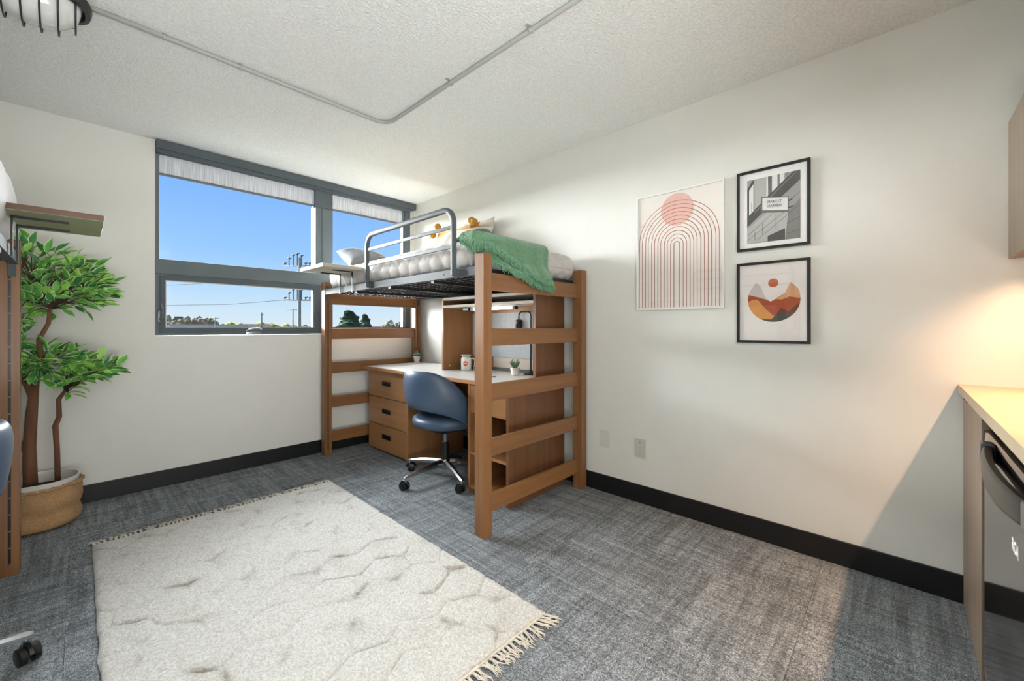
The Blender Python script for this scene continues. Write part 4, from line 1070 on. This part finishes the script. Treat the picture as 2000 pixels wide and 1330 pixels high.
# 2: black and white photograph print
WPAP = mat('white_mat_board', '#F2F2F1', .8, var=.01); BLKF = mat('black_frame', '#171613', .45, var=.1)
t2, art, xa = framed('black framed photo print reading MAKE IT HAPPEN', .316, .640, 1.523, 1.946, .013, BLKF, WPAP)
G = {n_: paint('grey'+n_, c_) for n_, c_ in (('a', '#9A9A98'), ('b', '#B4B4B1'), ('c', '#464644'), ('d', '#E4E4E2'), ('e', '#7C7C79'), ('f', '#626260'))}
GK = 'abcdef'; bm = bmesh.new(); L0 = [0]
def pg(pts, c_):
    L0[0] += 1; poly(bm, pts, xa-.00006*L0[0], GK.index(c_))
pg([(.592, 1.560), (.357, 1.560), (.357, 1.898), (.592, 1.898)], 'a')
pg([(.559, 1.898), (.496, 1.898), (.494, 1.79), (.555, 1.73)], 'b')
pg([(.592, 1.84), (.592, 1.703), (.563, 1.731), (.563, 1.880)], 'd'); pg([(.592, 1.838), (.592, 1.70), (.583, 1.705), (.583, 1.845)], 'c'); pg([(.592, 1.852), (.592, 1.832), (.561, 1.878), (.561, 1.898)], 'c')
pg([(.572, 1.78), (.572, 1.72), (.569, 1.722), (.569, 1.785)], 'e')
pg([(.503, 1.898), (.496, 1.898), (.496, 1.80), (.503, 1.79)], 'd')
pg([(.496, 1.898), (.478, 1.898), (.478, 1.81), (.494, 1.795)], 'f')
pg([(.478, 1.898), (.454, 1.898), (.454, 1.835), (.478, 1.81)], 'd'); pg([(.454, 1.898), (.444, 1.898), (.444, 1.845), (.454, 1.83)], 'e'); pg([(.444, 1.898), (.424, 1.898), (.424, 1.865), (.444, 1.845)], 'd'); pg([(.415, 1.898), (.410, 1.898), (.410, 1.878), (.415, 1.872)], 'e')
pg([(.592, 1.702), (.494, 1.800), (.387, 1.898), (.357, 1.898), (.357, 1.851), (.436, 1.782), (.520, 1.716), (.592, 1.65)], 'c')
pg([(.560, 1.725), (.465, 1.812), (.372, 1.898), (.366, 1.898), (.455, 1.815), (.555, 1.722)], 'e')
pg([(.592, 1.645), (.47, 1.742), (.41, 1.80), (.357, 1.851), (.357, 1.56), (.592, 1.56)], 'a')
pg([(.592, 1.640), (.47, 1.738), (.408, 1.70), (.419, 1.568), (.592, 1.562)], 'b')
pg([(.408, 1.70), (.357, 1.76), (.357, 1.56), (.419, 1.562)], 'e')
for a_, b_ in (((.592, 1.602), (.475, 1.704)), ((.592, 1.578), (.41, 1.712)), ((.547, 1.575), (.357, 1.728)), ((.415, 1.641), (.357, 1.667)), ((.419, 1.587), (.357, 1.604)), ((.43, 1.735), (.357, 1.790)), ((.52, 1.60), (.52, 1.66)), ((.46, 1.62), (.46, 1.70)), ((.555, 1.575), (.555, 1.62))):
    d = (Vector(b_)-Vector(a_)).normalized(); n_ = Vector((-d.y, d.x))*.0009
    pg([(a_[0]+n_.x, a_[1]+n_.y), (b_[0]+n_.x, b_[1]+n_.y), (b_[0]-n_.x, b_[1]-n_.y), (a_[0]-n_.x, a_[1]-n_.y)], 'c')
pg([(.497, 1.590), (.421, 1.618), (.421, 1.562), (.497, 1.562)], 'c')
pg([(.527, 1.798), (.405, 1.776), (.405, 1.700), (.412, 1.698), (.530, 1.716)], 'f')
pg([(.408, 1.758), (.390, 1.763), (.390, 1.755), (.408, 1.750)], 'c'); pg([(.408, 1.722), (.385, 1.728), (.385, 1.720), (.408, 1.714)], 'c')
pg([(.521, 1.792), (.410, 1.772), (.410, 1.708), (.521, 1.728)], 'd')
obj('photo_image', bm, [G[k] for k in GK], art, label='black and white street photo')
# text on the sign: local x runs towards -y, local y up, slight slant like the sign
zz = 1.750
for s_, zc in (('MAKE IT', 1.7620), ('HAPPEN', 1.7405)):
    M = Matrix(((0, 0, -1, xa-.0032), (-1, 0, 0, .4665), (-.10, 1, 0, zc), (0, 0, 0, 1)))
    textobj('lettering', s_, .0215, paint('black', '#1C1C1B'), art, M @ Matrix.Diagonal((.78, 1, 1, 1)), .0001, bold=.0)
# 3: landscape circle
t3, art, xa = framed('black framed print of a desert scene in a circle', .316, .640, 1.035, 1.459, .013, BLKF, mat('warm_paper2', '#F0EBE9', .8, var=.01))
cy, cz, rd = .4725, 1.262, .1165
def circ_clip(fn_top, fn_bot=None, n_=60):
    tp, bt = [], []
    for k in range(n_+1):
        y = cy+rd-(2*rd)*k/n_; h = math.sqrt(max(0, rd*rd-(y-cy)**2)); lo, hi = cz-h, cz+h
        s_ = (cy+rd-y)/(2*rd)
        t_ = min(max(fn_top(s_), lo), hi); b_ = lo if fn_bot is None else min(max(fn_bot(s_), lo), hi)
        tp.append((y, t_)); bt.append((y, min(b_, t_)))
    return tp, bt
def strip(tp, bt, x, m, name, label):
    bm = bmesh.new()
    for k in range(len(tp)-1):
        if abs(tp[k][1]-bt[k][1])+abs(tp[k+1][1]-bt[k+1][1]) < 1e-5: continue
        vs_ = [bm.verts.new((x, *q)) for q in (tp[k], tp[k+1], bt[k+1], bt[k])]; bm.faces.new(vs_)
    obj(name, bm, m, art, label=label)
tb_ = lambda *p: (lambda s_: interp(p, s_))
strip(*circ_clip(tb_((0, 1.30), (.10, 1.325), (.16, 1.355), (.26, 1.330), (.34, 1.275), (.45, 1.248), (1, 1.24))), xa-.0001, paint('haze', '#CFC6C2'), 'hill', 'pale grey dune')
strip(*circ_clip(tb_((0, 1.2), (.45, 1.245), (.58, 1.272), (.72, 1.292), (.80, 1.335), (.83, 1.345), (.92, 1.32), (1, 1.30))), xa-.0002, paint('sand', '#D9A578'), 'hill', 'sand coloured dune')
strip(*circ_clip(tb_((0, 1.290), (.2, 1.275), (.35, 1.262), (.45, 1.250), (.55, 1.262), (.66, 1.258), (.8, 1.272), (1, 1.262))), xa-.0003, paint('brick', '#A8502F'), 'hill', 'brick red dune')
strip(*circ_clip(tb_((0, 1.250), (.1, 1.262), (.2, 1.262), (.28, 1.235), (.38, 1.205), (.5, 1.178), (.6, 1.170), (1, 1.0))), xa-.0004, paint('ochre', '#DB9A57'), 'hill', 'ochre dune')
strip(*circ_clip(tb_((0, 1.1), (.45, 1.150), (.55, 1.185), (.65, 1.215), (.8, 1.20), (.9, 1.225), (1, 1.245))), xa-.0005, paint('umber', '#6B4334'), 'hill', 'dark brown dune')
strip(*circ_clip(tb_((0, 1.1), (.2, 1.165), (.35, 1.160), (.46, 1.158), (.6, 1.185), (.7, 1.190), (.82, 1.168), (1, 1.16))), xa-.0006, paint('slate', '#46524F'), 'hill', 'slate dune')
bm = bmesh.new(); poly(bm, [(.4725+.0225*math.cos(2*PI*k/40), 1.345+.0225*math.sin(2*PI*k/40)) for k in range(40)], xa-.0006); obj('sun_disc', bm, paint('orange', '#C3602A'), art, label='orange sun disc')

# wall plates
def plate(label, y0, y1, z0, z1, m, screws=True, x=XW, th_=.006):
    t = thing('wall_plate', label, 'wall plate', (x, (y0+y1)/2, (z0+z1)/2), group='blank plates on the wall with prints')
    obj('plate', B((x-th_, x-.0004, y0, y1, z0, z1), bev=.0018), m, t)
    if screws:
        for z in (z0+.022, z1-.022):
            bm = bmesh.new(); cyl(bm, (x-th_-.0012, (y0+y1)/2, z), .0032, .0015, 10, axis='x'); obj('screw', bm, mat('screw', '#5E5B52', .5), t)
plate('beige blank wall plate with two dark screws above the black baseboard', 1.166, 1.240, .287, .405, mat('almond_plastic', '#C9C7BC', .4))
plate('painted-over wall plate beside the near post of the loft bed', 1.425, 1.502, .300, .417, mat('painted_plate', '#D6D4CE', .6), screws=False, th_=.003)
ot = thing('power_outlet', 'almond duplex outlet low on the window wall behind the ficus', 'outlet', (-.235, YW, .30))
obj('plate', B((-.275, -.195, YW-.006, YW-.0004, .240, .358), bev=.002), mat('almond_outlet', '#BDBBAF', .4), ot)
for z in (.272, .326):
    obj('socket', B((-.252, -.218, YW-.0075, YW-.005, z-.016, z+.016), bev=.001), mat('almond_outlet', '#BDBBAF', .4), ot)
    obj('slot', B((-.244, -.241, YW-.0082, YW-.007, z-.004, z+.008), (-.230, -.227, YW-.0082, YW-.007, z-.004, z+.008)), BLACK, ot)

# ================================================================ CEILING FIXTURE + CONDUIT
CON = mat('shaded_conduit', '#A9ABA7', .55, bump=.2, bscale=60, var=.03)  # the dark shadow along the pipe is put into this grey
cn = thing('ceiling_conduit', 'painted metal conduit running from the caged light and bending across the ceiling', 'conduit', (1.30, 2.3, ZC))
pts = [(.02, 2.385, ZC-.012), (1.27, 2.385, ZC-.012)]
for k in range(1, 9): a = PI/2-PI/2*k/8; pts.append((1.27+.085*math.cos(a), 2.30+.085*math.sin(a), ZC-.012))
pts += [(1.355, -.6, ZC-.012)]
bm = bmesh.new(); tube(bm, pts, .0105, 12); obj('pipe', bm, CON, cn)
for c in ((.26, 2.385, 0), (.55, 2.385, 0), (1.355, 1.73, 1), (1.355, 1.17, 1), (1.355, .55, 1)):
    bm = bmesh.new()
    if c[2]: box(bm, c[0]-.03, c[0]+.013, c[1]-.008, c[1]+.008, ZC-.004, ZC-.0005); tube(bm, [(c[0]-.013, c[1], ZC-.002), (c[0]-.011, c[1], ZC-.018), (c[0], c[1], ZC-.0245), (c[0]+.011, c[1], ZC-.018), (c[0]+.013, c[1], ZC-.002)], .003, 5)
    else: box(bm, c[0]-.008, c[0]+.008, c[1]-.013, c[1]+.03, ZC-.004, ZC-.0005); tube(bm, [(c[0], c[1]-.013, ZC-.002), (c[0], c[1]-.011, ZC-.018), (c[0], c[1], ZC-.0245), (c[0], c[1]+.011, ZC-.018), (c[0], c[1]+.013, ZC-.002)], .003, 5)
    obj('strap', bm, CON, cn)
LC = Vector((-.122, 2.400, ZC))
cl = thing('caged_ceiling_light', 'oval white glass ceiling light behind dark wire cage', 'ceiling light', LC)
SX, SY = .142, .105
def oval(a, kx=1, ky=1): return Vector((SX*kx*math.copysign(abs(math.cos(a))**.8, math.cos(a)), SY*ky*math.copysign(abs(math.sin(a))**.8, math.sin(a)), 0))
bm = bmesh.new(); prof = [(1.0, -.002), (1.0, -.022), (.96, -.060), (.88, -.092), (.70, -.116), (.40, -.140), (.0, -.146)]
rings = []
for k_, z in prof:
    rings.append([bm.verts.new(LC+oval(2*PI*q/40, max(k_, .001)*.93, max(k_, .001)*.93)+Vector((0, 0, z))) for q in range(40)])
for a_, b_ in zip(rings, rings[1:]):
    for q in range(40): f = bm.faces.new((a_[q], a_[(q+1) % 40], b_[(q+1) % 40], b_[q])); f.smooth = True
bmesh.ops.remove_doubles(bm, verts=bm.verts, dist=.0004)
obj('glass_globe', bm, mat('opal_glass', '#D6D8D8', .12, coat=.6), cl)
DK = mat('cage_enamel', '#2B2F31', .4, metal=.3)
bm = bmesh.new(); rings = []
for q in range(48):
    a = 2*PI*q/48; d = oval(a); n_ = d.normalized()
    rings.append([bm.verts.new(LC+d+n_*u_+Vector((0, 0, z))) for u_, z in ((-.006, -.012), (.012, -.012), (.017, -.030), (.012, -.050), (-.003, -.052), (-.008, -.030))])
for q in range(48):
    a_, b_ = rings[q], rings[(q+1) % 48]
    for k in range(6): bm.faces.new((a_[k], a_[(k+1) % 6], b_[(k+1) % 6], b_[k]))
obj('rim', bm, DK, cl, smooth='auto')
for x in (-.118, -.072, -.026, .020, .066, .112):
    ky = max(.15, 1-abs(x/SX)**2.5)**.4
    bm = bmesh.new(); pts = []
    for q in range(17):
        a = PI*q/16; pts.append(LC+Vector((x, -SY*1.02*ky*math.copysign(abs(math.cos(a))**.75, math.cos(a)), -.042-.112*ky*math.sin(a)**.7)))
    tube(bm, pts, .0032, 6); obj('cage_wire', bm, DK, cl)

# ================================================================ KITCHENETTE
YK = -.172
KW = wood('kitchen_cabinet', '#8B7A6A', 'z', dark=.85, rough=.5)
ct = thing('countertop', 'cream laminate countertop against the wall with the prints', 'countertop', (1.9, -.48, .865))
obj('slab', B((1.02, XW-.001, -.825, YK, .853, .885), bev=.0015), mat('cream_laminate', '#AC9B80', .35, var=.02), ct)
fl = thing('base_cabinet', 'taupe wood filler cabinet beneath the countertop end', 'cabinet', (2.3, -.5, 0))
obj('filler_panel', B((1.955, XW-.001, -.205, -.187, .003, .852)), KW, fl)
obj('carcass', B((1.965, XW-.014, -.81, -.206, .003, .852)), KW, fl)
obj('hinge_plate', B((2.30, 2.34, YK-.014, YK-.004, .842, .8525), (2.22, 2.26, YK-.014, YK-.004, .842, .8525)), DSTEEL, fl)
fr = thing('fridge', 'glossy dark steel under-counter fridge with a black bar handle', 'fridge', (1.55, -.5, 0))
FRM = mat('fridge_body', '#1B1C1E', .3, var=.05)
obj('body', B((1.12, 1.945, -.80, -.226, .015, .83), bev=.006), FRM, fr)
obj('kick_plate', B((1.13, 1.94, -.226, -.21, .0, .03)), FRM, fr)
FRD = mat('fridge_door_steel', '#7C7672', .09, metal=.95, var=.01)
dr = obj('door', rbox(1.12, 1.948, -.224, -.186, .022, .80, .010, 12, 3, 16), FRD, fr)
bm = bmesh.new(); rings = []
for k in range(25):
    s_ = k/24; x = 1.72-s_*.56; yo = -.186+.030*math.sin(PI*s_)**.5; hz = .024+.008*math.sin(PI*s_)
    rings.append([bm.verts.new((x, yo+.011*math.copysign(abs(math.cos(a))**.6, math.cos(a)), .772-.010*math.sin(PI*s_)+hz*math.copysign(abs(math.sin(a))**.6, math.sin(a)))) for a in (2*PI*q/14 for q in range(14))])
for a_, b_ in zip(rings, rings[1:]):
    for q in range(14): bm.faces.new((a_[q], a_[(q+1) % 14], b_[(q+1) % 14], b_[q]))
bm.faces.new(rings[0]); bm.faces.new(rings[-1])
hn = obj('handle', bm, mat('gloss_black', '#0A0A0B', .3, spec=.45), dr, smooth='auto')
for x in (1.715, 1.165):
    obj('handle_cap', B((x-.022, x+.022, -.188, -.160, .748, .800), bev=.006), mat('cap_grey', '#55585C', .3, metal=.5), dr, label='grey handle end cap')
M = Matrix(((-1, 0, 0, 1.425), (0, 0, 1, -.1856), (0, 1, 0, .625), (0, 0, 0, 1)))
textobj('lettering', 'RCA', .036, WHITEP, dr, M, .0004, label='white lettering', bold=.001)
uc = thing('wall_cabinet', 'grey brown wall cabinet high above the countertop', 'cabinet', (1.8, -.55, 1.38))
obj('carcass', B((1.02, XW-.002, -.825, -.325, 1.382, 1.905)), wood('wall_cabinet_wood', '#857767', 'z', dark=.85, rough=.5), uc)
for x0, x1 in ((1.02, 1.50), (1.503, 1.98), (1.983, XW-.003)):
    obj('door', B((x0, x1, -.323, -.304, 1.380, 1.905), bev=.001), wood('wall_cabinet_wood', '#857767', 'z'), uc)
ul = thing('cabinet_light', 'slim warm light bar under the wall cabinet', 'light', (1.85, -.36, 1.375))
obj('bar', B((1.25, 2.40, -.375, -.345, 1.366, 1.3815), bev=.002), mat('light_bar', '#D8C8A8', .4), ul)
ll = area('cabinet_light_glow', 9, (1.1, .012), (1.83, -.360, 1.3645), (0, .18, -1), (1.0, .60, .34), 108)
ll.parent = ul; ll.location = ll.location-ul.location
vz = thing('jar', 'rounded jar, white above and tan below, on top of the wall cabinet', 'jar', (2.30, -.40, 1.906))
bm = bmesh.new(); lathe(bm, [(0, 1.9065), (.050, 1.9065), (.058, 1.915), (.060, 1.96), (.058, 1.998)], (2.30, -.40, 0), 28); obj('base', bm, mat('tan_clay', '#B39A6E', .5), vz)
bm = bmesh.new(); lathe(bm, [(.058, 1.998), (.060, 2.04), (.056, 2.075), (.040, 2.098), (0, 2.104)], (2.30, -.40, 0), 28); obj('body', bm, POTM, vz)
